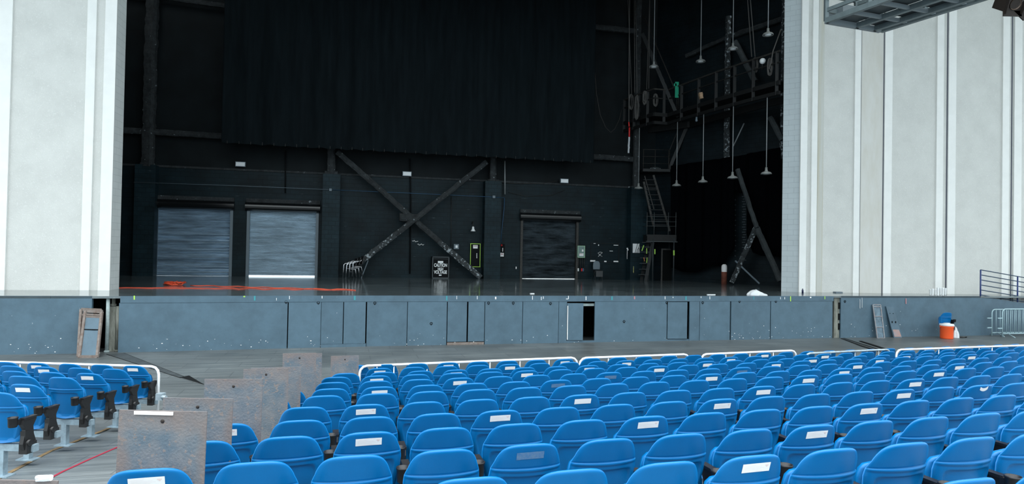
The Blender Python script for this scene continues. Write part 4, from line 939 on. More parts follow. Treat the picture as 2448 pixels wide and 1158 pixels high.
q = G(1272, 703, ZS); tag(MB().box(q + ez * .012, (.13, .09, .02), TH).build('paper_scrap', M_bulb), 'small white scrap on the stage edge at the centre', 'paper')
q = G(2003, 700.5, ZS); tag(MB().box(q + ez * .02, (.30, .16, .04), TH).build('metal_bar', M_greyp), 'flat dark grey bar on the stage above the right slot', 'bar')
q = G(1914.5, 700, ZS) ; mb = MB().lathe([(0, 0), (.035, 0), (.035, .10), (.015, .13), (.015, .16), (0, .16)], V(q) + V((0, -.15, 0)), 12); o = tag(mb.build('small_bottle', mat('dark_bottle', (.02, .025, .08), .3)), 'small dark bottle at the foot of the white wall corner', 'bottle')
# white cups in a row on the stage edge
rd = random.Random(8); cups = None
for k, (u, h) in enumerate(((2224, .23), (2229.5, .26), (2236, .22), (2242, .30), (2248, .29), (2254, .30), (2260, .27))):
    q = G(u, 706.5 + (k % 2) * 1.2, ZS); c = V((q.x, q.y, ZS))
    o = MB().lathe([(0, 0), (.030, 0), (.032, h * .1), (.042, h * .9), (.046, h), (.040, h), (.030, h * .3), (0, h * .28)], c, 14).build('cup_stack', M_bulb)
    lab = ['leftmost', 'second from the left', 'third from the left', 'middle', 'third from the right', 'second from the right', 'rightmost'][k] + ' white paper cup stack of the row on the stage edge'
    tag(o, lab, 'cup', 'white cup stacks on the stage edge')

# ---------------------------------------------------------------- things against the stage face
def lean_frame(px, name, m, lab, th=.03, offb=.42, offt=.04, cat='panel', zb=.0):
    """px: bottom-left, bottom-right, top-right, top-left pixels"""
    bl, br_ = G(px[0][0], px[0][1], zb), G(px[1][0], px[1][1], zb)
    tl, _, n_ = on_face(px[3][0], px[3][1], off=offt); tr, _, _ = on_face(px[2][0], px[2][1], off=offt)
    return bl, br_, tr, tl
# right: two leaning ramps
for px, nm, lab in ((((2097, 809), (2114, 809), (2104.5, 729), (2086, 729)), 'leaning_ramp', 'narrow steel ramp with crossbars leaning on the stage face'),
                    (((2137, 808), (2157, 808), (2136, 734), (2118, 733)), 'leaning_plate', 'narrow blue-grey plate with two slots leaning askew')):
    bl, br_, tr, tl = lean_frame(px, nm, None, lab)
    nn = (br_ - bl).cross(tl - bl).normalized()
    if nn.y > 0: nn = -nn
    o = MB().hexa([bl, br_, br_ - nn * .04, bl - nn * .04, tl, tr, tr - nn * .04, tl - nn * .04]).build(nm, M_face3 if 'plate' in nm else mat('ramp_metal', (.12, .18, .23), .6, noise=.3, nscale=6)); tag(o, lab, 'ramp' if 'ramp' in nm else 'plate')
    if 'ramp' in nm:
        mb = MB(); mb.beam(bl + nn * .01, tl + nn * .01, .03, .03); mb.beam(br_ + nn * .01, tr + nn * .01, .03, .03)
        for t in (.0, .33, .65, .94, 1.0): mb.beam(bl.lerp(tl, t) + nn * .012, br_.lerp(tr, t) + nn * .012, .02, .03)
        mb.build('ramp_edge', mat('ramp_rim', (.30, .33, .36), .6, col2=(.24, .2, .2), nscale=8), o)
    else:
        mb = MB()
        for (s_, t, w_) in ((.28, .50, .03), (.72, .50, .03), (.30, .78, .012), (.72, .78, .012)): mb.box(bl.lerp(br_, s_).lerp(tl.lerp(tr, s_), t) + nn * .004, (w_, .012, w_ * 2.2), .26)
        mb.build('slot', M_dark, o)
        c = [bl.lerp(br_, s_).lerp(tl.lerp(tr, s_), t) + nn * .004 for s_, t in ((.08, .03), (.92, .03), (.85, .26), (.08, .26))]
        mb = MB().prism(c, nn * .004); mb.build('peeled_patch', mat('peeled_pink', (.30, .27, .30), .7, col2=(.42, .24, .2), nscale=7), o)
# left: stacked rusty frames
fr = empty('rusty_frame', G(214, 852, 0), label='rusty rectangular steel frames leaning left of the left slot', cat='frame')
for k, px in enumerate((((187, 853), (232, 854), (242.5, 742), (194, 740)), ((190, 856), (232, 856), (243.5, 746), (204, 744)))):
    bl, br_, tr, tl = lean_frame(px, '', None, '', offt=.06 + .05 * k)
    mb = MB(); W = .06
    mb.beam(bl, tl, W, .05, (0, -1, 0)); mb.beam(br_, tr, W, .05, (0, -1, 0)); mb.beam(bl + ez * .03, br_ + ez * .03, .04, .06); mb.beam(tl, tr, .04, .07)
    mb.beam(bl.lerp(tl, .88), br_.lerp(tr, .88), .03, .05)
    if k: mb.beam(bl.lerp(tl, .93), br_.lerp(tr, .93), .03, .04)
    mb.build('frame_member', M_rustb, fr)
    if k:
        MB().hexa([bl.lerp(br_, .05), br_.lerp(bl, .05), br_.lerp(bl, .05) + V((0, .02, 0)), bl.lerp(br_, .05) + V((0, .02, 0))] + [tl.lerp(bl, .14).lerp(tr, .05), tr.lerp(br_, .14).lerp(tl, .05), tr.lerp(br_, .14).lerp(tl, .05) + V((0, .02, 0)), tl.lerp(bl, .14).lerp(tr, .05) + V((0, .02, 0))]).build('infill_sheet', M_face, fr)
        MB().beam(bl.lerp(tl, .60), br_.lerp(tr, .60), .03, .02).build('cross_seam', M_dark, fr)

# orange drink cooler, spare seat and bag at the right
q = V(G(2263, 810, 0)); 
co = empty('drink_cooler', q, label='round orange drink cooler with a white lid', cat='cooler')
MB().lathe([(0, 0), (.195, 0), (.203, .03), (.208, .40), (.222, .42), (.222, .45), (0, .45)], q, 26).build('cooler_body', M_orange, co)
MB().lathe([(0, .45), (.226, .45), (.232, .48), (.215, .52), (.10, .53), (.10, .55), (0, .55)], q, 26).build('lid', M_white, co)
MB().tube([q + V((-.21, 0, .38)), q + V((-.25, -.02, .42)), q + V((-.21, -.04, .46))], .012, 6).build('handle', M_orange, co)
q = V(G(2283, 808, 0)); heap(q, .11, .10, .32, 5, 'plastic_bag', M_cloth, 'white plastic bag standing behind the orange cooler', 'bag')
q = V(G(2297, 808, 0)); tag(MB().tube([q + V((-.25, 0, .02)), q + V((0, .05, .02)), q + V((.22, .02, .02)), q + V((.05, -.05, .02)), q + V((-.15, -.05, .02))], .018, 6).build('black_cable', M_black), 'loop of black cable on the ground right of the cooler', 'cable')

# ramp railing and steel barricades at the far right
rr = empty('ramp_railing', FR[6], label='navy pipe railing with six bars along the ramp', cat='railing')
a = FR[6]; b = V((27.0, 27.6, 0)); d = (b - a).normalized(); n_ = V((-d.y, d.x, 0)); Lr = (b - a).length
def rz_(s_): return ZS + (.25 - ZS) * s_ / Lr
for s_ in (.05, 2.05, 4.05, 6.05): q = a + d * s_ + n_ * .05; MB().tube([q + ez * (rz_(s_) - .25), q + ez * (rz_(s_) + .98)], .026, 8).build('rail_post', M_blue, rr)
for k in range(6):
    h = .05 + .186 * k; MB().tube([a + d * .05 + n_ * .05 + ez * (rz_(.05) + h), a + d * 7 + n_ * .05 + ez * (rz_(7) + h)], .017, 8).build('rail', mat('navy_bar', (.035, .07, .12), .5, .2) if 'navy_bar' not in MATS else MATS['navy_bar'], rr)
def barricade(P, ang, L, Hh, nb, lab, m, nm='steel_barricade', r=.02, cat='barricade', z0=.13, grp=None, base_z=0.0, feet=True, clips=True, rb=.008):
    d = V((math.cos(ang), math.sin(ang), 0)); P = V((P[0], P[1], base_z)); e = empty(nm, P, label=lab, cat=cat, group=grp)
    c = .12; pts = [P + ez * .02]
    pts += [P + ez * (Hh - c)] + [P + d * (c - c * math.cos(t)) + ez * (Hh - c + c * math.sin(t)) for t in (math.pi / 6, math.pi / 3, math.pi / 2)]
    Q = P + d * L; pts += [Q + d * (-c + c * math.sin(t)) + ez * (Hh - c + c * math.cos(t)) for t in (0, math.pi / 6, math.pi / 3, math.pi / 2)] + [Q + ez * .02]
    MB().tube(pts, r, 8).build('outer_frame', m, e)
    MB().tube([P + ez * z0, Q + ez * z0], r * .8, 6).build('bottom_rail', m, e)
    mb = MB()
    for k in range(1, nb): q = P + d * (L * k / nb); mb.tube([q + ez * z0, q + ez * Hh], rb, 5)
    mb.build('infill_bars', m, e)
    if feet:
        for q in (P + d * .25, Q - d * .25): MB().tube([q + ez * z0, q + V((-d.y, d.x, 0)) * .28 + ez * .015], .014, 6).tube([q + ez * z0, q - V((-d.y, d.x, 0)) * .28 + ez * .015], .014, 6).build('foot', m, e)
    if clips:
        [MB().box(P - d * .10 + ez * (Hh * k_), (.22, .03, .035), ang).build('clip', m, e) for k_ in (.68, .32)]
    return e
p1 = G(2396, 807, 0); barricade((p1.x, p1.y), .22, 2.4, 1.02, 13, 'pale steel barricade in front at the right edge', M_bike, r=.024, rb=.013)
p2 = G(2371, 804.5, 0); barricade((p2.x, p2.y), .22, 2.4, .98, 13, 'pale steel barricade behind the first at the right edge', M_bike, r=.022, rb=.011)

# ---------------------------------------------------------------- stadium seats
def interp(tab, x):
    for (a, b), (c, d) in zip(tab, tab[1:]):
        if x <= c: return b + (d - b) * max(0, (x - a)) / (c - a)
    return tab[-1][1]
WT = [(0, .075), (.003, .108), (.008, .132), (.018, .153), (.032, .170), (.052, .185), (.08, .198), (.12, .211), (.165, .222), (.22, .227), (.30, .220), (.38, .203), (.46, .184), (.52, .160), (.55, .125), (.565, .08)]
SH = .885                # crest height above the floor
LSH = .565
def centre(s_):
    y = .30 * s_ if s_ < .17 else .051 + .20 * (s_ - .17); return y, SH - .955 * s_
def back_pt(x, s_, off):
    """point on the rear side of the shell, off metres behind it"""
    w_ = interp(WT, s_); u = max(-1, min(1, x / w_)); y, z = centre(s_)
    z -= .45 * x * x if s_ < .1 else .45 * x * x * max(0, 1 - (s_ - .1) / .08)
    h = .017 * min(1, math.sqrt(max(0, 1 - (1 - min(1, s_ / .022)) ** 2)) + .02)
    ed = math.sqrt(max(0, 1 - abs(u) ** 7))
    det = 0
    if s_ > .155:
        k = min(1, (s_ - .155) / .012); det = -.010 * k if s_ < .185 else 0
        if .167 <= s_ < .185: det = .010
        if s_ >= .185:
            dx = (abs(x) - (w_ - .045)); ds = (.215 - s_); dd = max(dx, ds)
            if dx > -.05 and ds > -.05: dd = math.hypot(max(0, dx + .05), max(0, ds + .05)) - .05
            det = .006 if dd > 0 else (-.008 if dd < -.008 else .006 + dd / .008 * .014)
        if s_ > .52: det = 0
    return V((x, y + 1.15 * x * x - h * ed - det * min(1, ed * 1.3) - off, z))
def front_pt(x, s_):
    w_ = interp(WT, s_); u = max(-1, min(1, x / w_)); y, z = centre(s_)
    z -= .45 * x * x if s_ < .1 else .45 * x * x * max(0, 1 - (s_ - .1) / .08)
    h = .017 * min(1, math.sqrt(max(0, 1 - (1 - min(1, s_ / .022)) ** 2)) + .02)
    return V((x, y + 1.15 * x * x + h * math.sqrt(max(0, 1 - abs(u) ** 7)), z))
SS = [0, .002, .006, .012, .02, .03, .045, .06, .08, .10, .125, .15, .155, .162, .167, .176, .184, .187, .20, .207, .215, .222, .235, .26, .30, .34, .38, .42, .46, .50, .52, .535, .55, .565]
US = [-1, -.985, -.95, -.9, -.86, -.82, -.79, -.76, -.7, -.55, -.36, -.18, 0, .18, .36, .55, .7, .76, .79, .82, .86, .9, .95, .985, 1]
vs = []; nU = len(US)
for s_ in SS: w_ = interp(WT, s_); vs += [back_pt(u * w_, s_, 0) for u in US]
o_ = len(vs)
for s_ in SS: w_ = interp(WT, s_); vs += [front_pt(u * w_, s_) for u in US]
fs = []
for i in range(len(SS) - 1):
    for j in range(nU - 1):
        a = i * nU + j; fs.append((a, a + 1, a + nU + 1, a + nU)); a += o_; fs.append((a, a + nU, a + nU + 1, a + 1))
for i in range(len(SS) - 1):
    fs.append((i * nU, (i + 1) * nU, o_ + (i + 1) * nU, o_ + i * nU)); a = i * nU + nU - 1; fs.append((a, o_ + a, o_ + a + nU, a + nU))
for j in range(nU - 1): fs.append((j, o_ + j, o_ + j + 1, j + 1)); a = (len(SS) - 1) * nU + j; fs.append((a, a + 1, o_ + a + 1, o_ + a))
def patch(x0, x1, s0, s1, off, skew=0.0, nx=8, bend=0):
    vs = []; 
    for i in range(4):
        for j in range(nx + 1):
            x = x0 + (x1 - x0) * j / nx; s_ = s0 + (s1 - s0) * i / 3 + skew * (j / nx) + bend * (2 * j / nx - 1) ** 2
            vs.append(back_pt(x, s_, .0012))
    m_ = nx + 1; top = len(vs); vs += [v_ - V((0, .0012, 0)) for v_ in vs]
    f_ = [(top + i * m_ + j, top + i * m_ + j + 1, top + (i + 1) * m_ + j + 1, top + (i + 1) * m_ + j) for i in range(3) for j in range(nx)]
    f_ += [(i * m_ + j, (i + 1) * m_ + j, (i + 1) * m_ + j + 1, i * m_ + j + 1) for i in range(3) for j in range(nx)]
    return vs, f_
proto = empty('stadium_seat', (0, 0, 0))
o = MB().add(vs, fs, True).build('backrest', M_seat, proto)
mb = MB()
# tipped-up seat pan in front of the back
pv = []; PZ = [(.35, .13, .02), (.365, .15, .19), (.39, .16, .215), (.46, .175, .226), (.54, .185, .224), (.64, .20, .215), (.70, .19, .20), (.725, .18, .17), (.735, .17, .03)]
for z, y, w_ in PZ:
    pv += [V((w_ * t, y + .02 - .6 * (w_ * t) ** 2, z)) for t in (-1, -.6, 0, .6, 1)] + [V((w_ * t, y - .045 + .2 * (w_ * t) ** 2, z)) for t in (1, .6, 0, -.6, -1)]
mb.add(pv, [(i * 10 + k, i * 10 + (k + 1) % 10, (i + 1) * 10 + (k + 1) % 10, (i + 1) * 10 + k) for i in range(len(PZ) - 1) for k in range(10)], True); mb.build('seat_pan', M_seat, proto)
def arm_mesh(x):
    mb = MB(); pf = [(.05, .30), (.12, .25), (.19, .27), (.20, .36), (.17, .44), (.16, .52), (.20, .585), (.20, .60), (.18, .61), (.04, .61), (.02, .56), (.06, .50), (.05, .44), (.03, .36)]
    mb.prism([V((x - .020, y, z)) for y, z in pf], (.040, 0, 0)); mb.box((x, .12, .612), (.052, .17, .02)); mb.box((x, .12, .31), (.085, .13, .11)); mb.tube([V((x - .05, .10, .36)), V((x + .05, .10, .36))], .035, 10); mb.box((x, .08, .44), (.055, .06, .09)); return mb
arm = arm_mesh(.262).build('armrest', M_black, proto)
def cup_mesh(x):
    mb = MB(); c = (x, -.035, .56)
    mb.lathe([(.0, -.01), (.036, -.01), (.040, .0), (.043, .075), (.047, .078), (.047, .088), (.041, .088), (.038, .01), (0, .01)], c, 16); mb.box((x + .018, .015, .59), (.03, .07, .05)); return mb
cup_mesh(.225).build('cup_holder', M_blackm, arm)
lab_v = patch(-.085, .085, .045, .098, 0, -.002); lab_me = MB().add(*lab_v, True).build('seat_label', M_label, None)
res_v = patch(-.085, .085, .050, .098, 0, -.002); res_me = MB().add(*res_v, True).build('label_residue', M_resid, None)
tor_v = patch(-.05, .055, .040, .075, 0, -.006, bend=-.02); tor_me = MB().add(*tor_v, True).build('torn_label', M_label, None)
# faint printed lines on the label
mb = MB()
for k, (x0, x1, s0) in enumerate(((-.072, -.01, .056), (-.072, .03, .064), (-.072, .045, .072), (-.072, .02, .080), (-.03, .035, .090))):
    a_, f_ = patch(x0, x1, s0, s0 + .0016, 0, -.001, nx=3); mb.add([q - V((0, .0008, 0)) for q in a_], f_)
pr_me = mb.build('printed_lines', mat('faint_ink', (.80, .72, .72), .7), None)
mb = MB(); a_, f_ = patch(.05, .072, .055, .062, 0, 0, nx=2); mb.add([q - V((0, .0008, 0)) for q in a_], f_); a_, f_ = patch(.058, .066, .062, .069, 0, 0, nx=2); mb.add([q - V((0, .0008, 0)) for q in a_], f_)
st_me = mb.build('red_stamp', mat('faint_red', (.82, .66, .64), .7), None)
protos = [lab_me, res_me, tor_me, pr_me, st_me]
for o in protos: C.objects.unlink(o)

ORD = ['first', 'second', 'third', 'fourth', 'fifth', 'sixth', 'seventh', 'eighth', 'ninth', 'tenth', 'eleventh', 'twelfth', 'thirteenth', 'fourteenth', 'fifteenth', 'sixteenth', 'seventeenth', 'eighteenth', 'nineteenth', 'twentieth']
def ordn(k):
    if k < 20: return ORD[k]
    t = {20: 'twenty-', 30: 'thirty-'}[(k + 1) // 10 * 10 if (k + 1) % 10 else 20]
    return 'thirtieth' if k == 29 else t + ORD[(k + 1) % 10 - 1]
used = [False]
seat_n = 0
def place_seat(P, ang, label, grp, sticker=None, cup=True, far=False):
    """P: floor point under the crest"""
    global seat_n
    r = proto if not used[0] else proto.copy()
    if used[0]:
        C.objects.link(r)
        for ch in kids:
            c = ch.copy(); C.objects.link(c); c.parent = r
            for g_ in ch_kids[ch.name]:
                if cup: g2 = g_.copy(); C.objects.link(g2); g2.parent = c
    used[0] = True
    r.location = P; r.rotation_euler = (0, 0, ang); tag(r, label, 'seat', grp); seat_n += 1
    if sticker:
        s_ = {'L': lab_me, 'R': res_me, 'T': tor_me}[sticker].copy(); C.objects.link(s_); s_.parent = r
        if sticker == 'L' and P[1] < 6.2:
            for q_ in (pr_me, st_me): g2 = q_.copy(); C.objects.link(g2); g2.parent = s_
    return r
kids = list(proto.children); ch_kids = {c.name: list(c.children) for c in kids}

CXs, CYs, R0, dRr, z0s = -102.282, 361.922, 373.830, .7252, 2.7727 - .9832
PH = {1: (0.27862, 0.9927), 2: (0.27312, 0.9863), 3: (0.27484, 0.9873), 4: (0.27497, 1.001), 5: (0.27502, 0.985), 6: (0.27405, 0.9878), 7: (0.27562, 1.0053), 8: (0.2757, 0.9875), 9: (0.27584, 0.9979), 10: (0.27621, 1.0189), 11: (0.27626, 1.0012), 12: (0.27809, 1.0134)}
ZC = {1: .004, 2: -.004, 4: -.005, 6: .011, 7: .003, 8: .003, 9: .003, 10: -.010, 11: -.006}
FIRST = {0: 0, 1: -1, 2: 0, 3: -1, 4: -1, 5: 0, 6: 0, 7: -1, 8: -1, 9: -1, 10: 0, 11: 0, 12: -1}
STK = {(1, 2): 'L', (2, 0): 'L', (2, 8): 'L', (2, 4): 'R', (3, 1): 'L', (3, 5): 'L', (3, 9): 'L', (4, -1): 'L', (4, 3): 'L', (4, 7): 'L', (4, 11): 'L', (4, 13): 'T', (5, 1): 'L', (5, 5): 'L', (5, 9): 'L', (5, 13): 'L',
       (6, 0): 'L', (6, 12): 'L', (6, 16): 'L', (7, 1): 'L', (7, 5): 'R', (7, 9): 'L', (7, 13): 'L', (7, 17): 'L', (8, 3): 'L', (8, 7): 'R', (8, 11): 'R', (8, 15): 'L', (9, 1): 'L', (9, 5): 'L', (9, 9): 'L', (9, 13): 'L', (9, 17): 'L', (9, 21): 'L',
       (10, 3): 'L', (10, 7): 'L', (10, 11): 'L', (10, 15): 'L', (10, 19): 'L', (10, 23): 'R', (11, 1): 'L', (11, 5): 'L', (11, 9): 'L', (11, 13): 'L', (11, 17): 'L', (12, 2): 'L', (12, 6): 'L', (12, 14): 'L', (12, 22): 'L'}
PH[0] = (PH[1][0] + .0030, .99)
def seat_xyz(r, i):
    if i == -1 and r >= 7: i = -.88
    R = R0 - dRr * r; ph, sp = PH[r]; a = ph + i * .52 * sp / R
    return V((CXs + R * math.sin(a), CYs - R * math.cos(a), z0s - SL * dRr * r - ZC.get(r, 0) * -1)), a
LEFT_ENDS = {}; ROWPTS = {}
for r in range(12, -1, -1):
    i = FIRST[r]; cnt = 0; pts = []
    while True:
        q, a = seat_xyz(r, i); u, v = proj(q)
        if u > 2448 + 60 + 40 * (12 - r) / 4: break
        if v > 1162 or u < -40:
            i += 1
            if i > 60: break
            continue
        st_ = STK.get((r, i)); what = {'L': ' with a white label', 'R': ' with a scuffed label mark', 'T': ' with a torn curled label', None: ''}[st_]
        lab = 'blue seat' + what + ', ' + ordn(cnt) + ' from left, ' + ('front row' if r == 12 else ordn(12 - r) + ' row back') + ', main block'
        pl = place_seat(V((q.x, q.y, q.z - SH)), a, lab, 'blue seats in the main block', st_)
        pts.append((V((q.x, q.y, q.z - SH)), a)); cnt += 1; i += 1
    ROWPTS[r] = pts
# left block
LB_ANG = -.055; LROWS = [(-5.99, 10.25, 0), (-5.82, 9.50, 0), (-5.69, 8.73, 0), (-5.60, 8.06, 0), (-5.46, 7.30, 0), (-5.33, 6.55, 0)]
LS = {(0, 0): 'L', (0, 3): 'L', (1, 2): 'L', (2, 0): 'L', (4, 0): 'L'}
LP = {0: (316.5, 874.5), 1: (268.7, 882), 2: (207.5, 892.6), 3: (143.6, 902), 4: (53, 918.6), 5: (-12, 938)}
LROWPTS = {}
for k in range(6):
    zt = .88 + SL * .745 * k; r_ = ray(*LP[k]); P = CAM + r_ * ((zt - H) / r_.z); pts = []
    for j in range(6):
        q = P - V((math.cos(LB_ANG), math.sin(LB_ANG), 0)) * .525 * j
        if proj(q)[0] < -60: break
        st_ = LS.get((k, j)); what = ' with a white label' if st_ else ''
        lab = 'blue seat' + what + ', ' + ('aisle end' if j == 0 else ordn(j) + ' from aisle end') + ', ' + ('front row' if k == 0 else ordn(k) + ' row back') + ', left block'
        place_seat(V((q.x, q.y, zt - SH)), LB_ANG, lab, 'blue seats in the left block', st_)
        pts.append(V((q.x, q.y, zt - SH)))
    LROWPTS[k] = pts
# beams and posts carrying the rows
M_bm = M_post
def row_beam(A, B, ang0, ang1, posts, lab):
    f0 = V((-math.sin(ang0), math.cos(ang0), 0)); f1 = V((-math.sin(ang1), math.cos(ang1), 0)); d = V((math.cos(ang0), math.sin(ang0), 0))
    a = A + f0 * .14 + ez * .30 - d * .30; b = B + f1 * .14 + ez * .30 + V((math.cos(ang1), math.sin(ang1), 0)) * .34
    e = empty('row_support', (a.x, a.y, A.z), label=lab, cat='beam', group='beams under the seat rows')
    MB().beam(a, b, .06, .07).build('beam', M_bm, e)
    for k in posts:
        q = a.lerp(b, k); fz = A.z + (B.z - A.z) * k; MB().beam(V((q.x, q.y, fz)), V((q.x, q.y, fz + .29)), .065, .065).lathe([(0, .31), (.025, .30), (.032, .27), (.032, .25)], (q.x, q.y, fz), 10).build('post', M_post, e)
        MB().box((q.x, q.y, fz + .006), (.2, .12, .012), ang0).build('base_plate', M_post, e)
for r in range(12, -1, -1):
    pts = ROWPTS[r]
    if len(pts) < 2: continue
    n_ = max(2, len(pts) // 3); row_beam(pts[0][0], pts[-1][0], pts[0][1], pts[-1][1], [(k + .25) / n_ for k in range(n_)], 'grey beam on posts under ' + ('the front row' if r == 12 else 'the ' + ordn(12 - r) + ' row back') + ' of the main block')
for k, pts in LROWPTS.items():
    A, B = pts[-1], pts[0]; n_ = len(pts); d = V((math.cos(LB_ANG), math.sin(LB_ANG), 0))
    L_ = (B - A).length + .64
    row_beam(A, B, LB_ANG, LB_ANG, [1 - .36 / L_] + ([.3] if n_ > 2 else []), 'grey beam on posts under ' + ('the front row' if k == 0 else 'the ' + ordn(k) + ' row back') + ' of the left block')

# rusty steel sheets standing at the row ends
def plate(u0, u1, vt, y, zf, ang, lab, th=.008, tilt=.05):
    r0 = ray(u0, vt); r1 = ray(u1, vt); n_ = V((-math.sin(ang), math.cos(ang), 0)); d = V((math.cos(ang), math.sin(ang), 0))
    C0 = atY((u0 + u1) / 2, vt, y); t0 = C0.dot(n_) / r0.dot(n_); t1 = C0.dot(n_) / r1.dot(n_)
    A = CAM + r0 * t0; B = CAM + r1 * t1; f = FZ(C0); zt = C0.z
    A = V((A.x, A.y, zt)); B = V((B.x, B.y, zt)); k = n_ * -tilt
    A0_, B0_ = V((A.x, A.y, f)) + k, V((B.x, B.y, f)) + k
    o = MB().hexa([A0_, B0_, B0_ + n_ * th, A0_ + n_ * th, A, B, B + n_ * th, A + n_ * th]).build('steel_sheet', M_rust); tag(o, lab, 'steel sheet', 'rusty steel sheets at the row ends')
    m_ = A.lerp(B, .5); MB().ball(m_ - ez * .055 - n_ * .004, .011, 8, (1, .3, 1)).build('bolt_hole', M_brown, o)
    return o, A, B, n_
PLT = [(791, 858, 851, 9.75, .27, 'farthest rusty steel sheet, before the front row'), (690, 770, 846, 8.25, .27, 'rusty steel sheet half hidden behind the one by the fourth row back'), (676, 756, 845, 7.55, .27, 'tall rusty steel sheet second of the far pair on the aisle'),
       (600, 720, 879, 6.85, .27, 'rusty steel sheet with a reddish right edge, mid aisle'), (582, 690, 882, 6.2, .27, 'rusty steel sheet overlapping the reddish edged one'), (489, 628, 907, 5.0, .10, 'rusty steel sheet third from the camera along the aisle'),
       (390, 557, 953, 4.20, .0, 'rusty steel sheet second from the camera along the aisle'), (285, 495, 983, 3.52, -.02, 'nearest full rusty steel sheet with a white smear on top')]
for k, (u0, u1, vt, y, ang, lab) in enumerate(PLT):
    o, A, B, n_ = plate(u0, u1, vt, y, 0, ang, lab)
    if k == 7: MB().box(A.lerp(B, .40) - ez * .012 - n_ * .006, (.21, .006, .018), ang).build('white_smear', M_label, o)
o, A, B, n_ = plate(-60, 138, 1149, 2.75, 0, 0, 'rusty steel sheet edge at the bottom left corner'); MB().lumpy(A.lerp(B, .75) + ez * .01, A.lerp(B, .92) + ez * .012, .012, seed=3, jit=.3, step=.03).build('paper_scrap', M_cloth, o)

# aisle lines on the raked floor
def GF(u, v):
    r = ray(u, v)                     # intersect raked plane z = SL*(NF - P.n2)
    t = (SL * NF - H) / (r.z + SL * r.dot(n2)); q = CAM + r * t
    return q if q.dot(n2) < NF else G(u, v, 0)
def fline(pts, w_, m, nm, lab):
    qs = [GF(u, v) + ez * .004 for u, v in pts]; mb = MB()
    for a, b in zip(qs, qs[1:]): mb.beam(a, b, w_, .004)
    return tag(mb.build(nm, m), lab, 'line')
fline([(-30, 1160), (20, 1133), (120, 1080), (260, 1025), (330, 998)], .05, M_ylw, 'yellow_floor_line', 'worn yellow line on the aisle floor under the left block')
fline([(110, 1150), (150, 1129), (215, 1099), (300, 1062)], .028, M_red, 'red_floor_tape', 'bright red tape line running along the aisle floor')

# front rails before the first rows
def front_rail(u0, u1, v0, v1, lab, hook0=True, hook1=True, zr=.86, m=M_white, nb=9):
    a, b = G(u0, v0, zr), G(u1, v1, zr); d = (b - a); L_ = V((d.x, d.y, 0)).length; ang = math.atan2(d.y, d.x)
    e = barricade((a.x, a.y), ang, L_, zr, nb, lab, m, nm='front_rail', r=.021, cat='rail', feet=False, clips=False, rb=.010, grp='white rails before the front row')
    return e
front_rail(860, 1380, 876, 855.5, 'white rail before the front row, leftmost of the main block', nb=14)
front_rail(1386, 1648, 857, 847.5, 'white rail before the front row, second section from the left', nb=8)
front_rail(1676, 1903, 848, 838.5, 'white rail before the front row, section left of the floor track', nb=8)
front_rail(1925, 2128, 846, 836, 'white rail before the front row, section crossing the floor track', m=M_galv, nb=7)
front_rail(2143, 2520, 837, 824, 'white rail before the front row, rightmost section', nb=12)
front_rail(-60, 380, 864.5, 877.5, 'white rail with a rounded end before the left block', nb=8, zr=.84)
q = G(375, 930, .45); 
tag(MB().box(V((-5.42, 10.22, .42)), (.10, .12, .10)).tube([V((-5.42, 10.2, .42)), V((-5.30, 10.15, .42))], .03, 8).build('rail_bracket', M_galv), 'shiny steel bracket on the rounded end of the left rail', 'bracket')
# spare blue seat behind the cooler
sp_ = V(G(2260, 807.6, 0)); place_seat(V((sp_.x - .02, sp_.y - .16, .02)), .1, 'loose blue seat behind the orange cooler', 'loose seats')

# ---------------------------------------------------------------- lighting truss top right, shade canopy
tr = empty('lighting_truss', atY(2100, 50, 17), label='grey steel lighting catwalk hanging before the right wall', cat='truss')
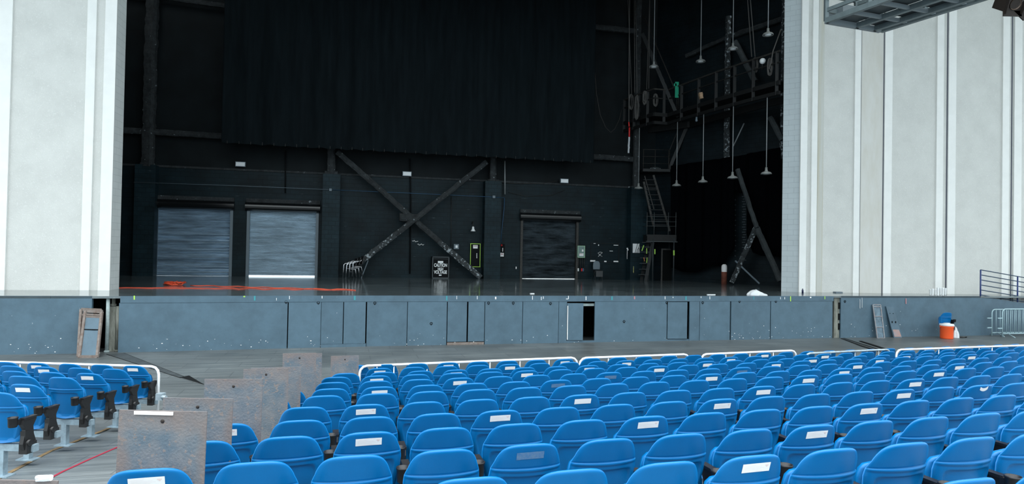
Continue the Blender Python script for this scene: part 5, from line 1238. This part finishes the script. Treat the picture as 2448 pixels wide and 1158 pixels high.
# underside corners (pixel, depth): built flat at one height
ZT = 9.35
def TQ(u, v, z=ZT): r = ray(u, v); return CAM + r * ((z - H) / r.z)
c0, c1, c2, c3 = TQ(1975, 50), TQ(2104, 72), TQ(2331, 0), TQ(2215, -10)
fdir = (TQ(2331, 0) - c1).normalized()
near0, near1 = c1, c1 + fdir * 9          # lower-right edge
far0, far1 = c0, c0 + fdir * 9
w3 = c1 - c0
mb = MB()
for P in (c0, c0 + w3 * .55, c1 + w3 * .02, c1 - w3 * .12): mb.beam(P, P + fdir * 9, .12, .14)
mb.build('bottom_chord', M_truss, tr)
mb = MB(); mb.beam(c0, c1, .12, .14)
for k in range(1, 12): P = c0 + fdir * .78 * k; mb.beam(P, P + w3, .07, .10)
mb.build('cross_member', mat('truss_light', (.22, .26, .28), .55), tr)
mb = MB()
for k in range(0, 11): P = c0 + w3 * .56 + fdir * (.78 * k + .1) + ez * .06; mb.prism([P, P + w3 * .32, P + w3 * .32 + fdir * .6, P + fdir * .6], (0, 0, .03))
mb.build('floor_grate', M_trussd, tr)
mb = MB().prism([c0 + w3 * .03 + ez * .08, c0 + w3 * .52 + ez * .08, c0 + w3 * .52 + fdir * 9 + ez * .08, c0 + w3 * .03 + fdir * 9 + ez * .08], (0, 0, .03)); mb.build('floor_plate', mat('truss_floor', (.07, .085, .09), .6), tr)
mb = MB()
for P in (c0, c0 + w3 * .55, c1):
    for k in range(0, 7): Q = P + fdir * 1.3 * k; mb.beam(Q, Q + ez * 1.1, .10, .10)
    for h in (.30, .62, 1.05): mb.beam(P + ez * h, P + fdir * 9 + ez * h, .05, .10)
mb.beam(c0 + ez * .3, c1 + ez * .3, .06, .12); mb.beam(c0 + ez * .7, c1 + ez * .7, .06, .08)
mb.build('truss_post', M_truss, tr)
mb = MB(); P = c0 + w3 * .2 - fdir * .05; mb.beam(P + ez * .35, P + w3 * .5 + ez * .35, .5, .22); mb.build('toe_box', MATS['truss_light'], tr)
# stage lights at the top right corner
for k, (u, v, a) in enumerate(((2408, 14, .0), (2440, 18, .75))):
    c = atY(u, v, 14.5); e = empty('stage_light', c, label=['dark louvred stage light at the top right corner', 'tilted stage light at the very top right edge'][k], cat='stage light')
    R = Matrix.Rotation(a, 3, 'Y') @ Matrix.Rotation(.55, 3, 'X')
    MB().box(c + R @ V((0, 0, .12)), (.34, .45, .42), M=R).build('lamp_body', M_brown, e)
    MB().lathe([(0, .0), (.10, .0), (.12, .015), (.12, .03)], c + R @ V((0, -.22, .08)), 16, M=R @ Matrix.Rotation(math.pi / 2, 3, 'X')).build('lens', M_tan2, e)
    mb = MB()
    for s_ in (-1, 1): mb.beam(c + R @ V((.17 * s_, -.25, -.12)), c + R @ V((.21 * s_, -.25, .36)), .02, .12)
    mb.beam(c + R @ V((-.2, -.24, -.11)), c + R @ V((.2, -.24, -.11)), .03, .14); mb.build('barn_door', M_brown, e)
print('SEATS', seat_n)
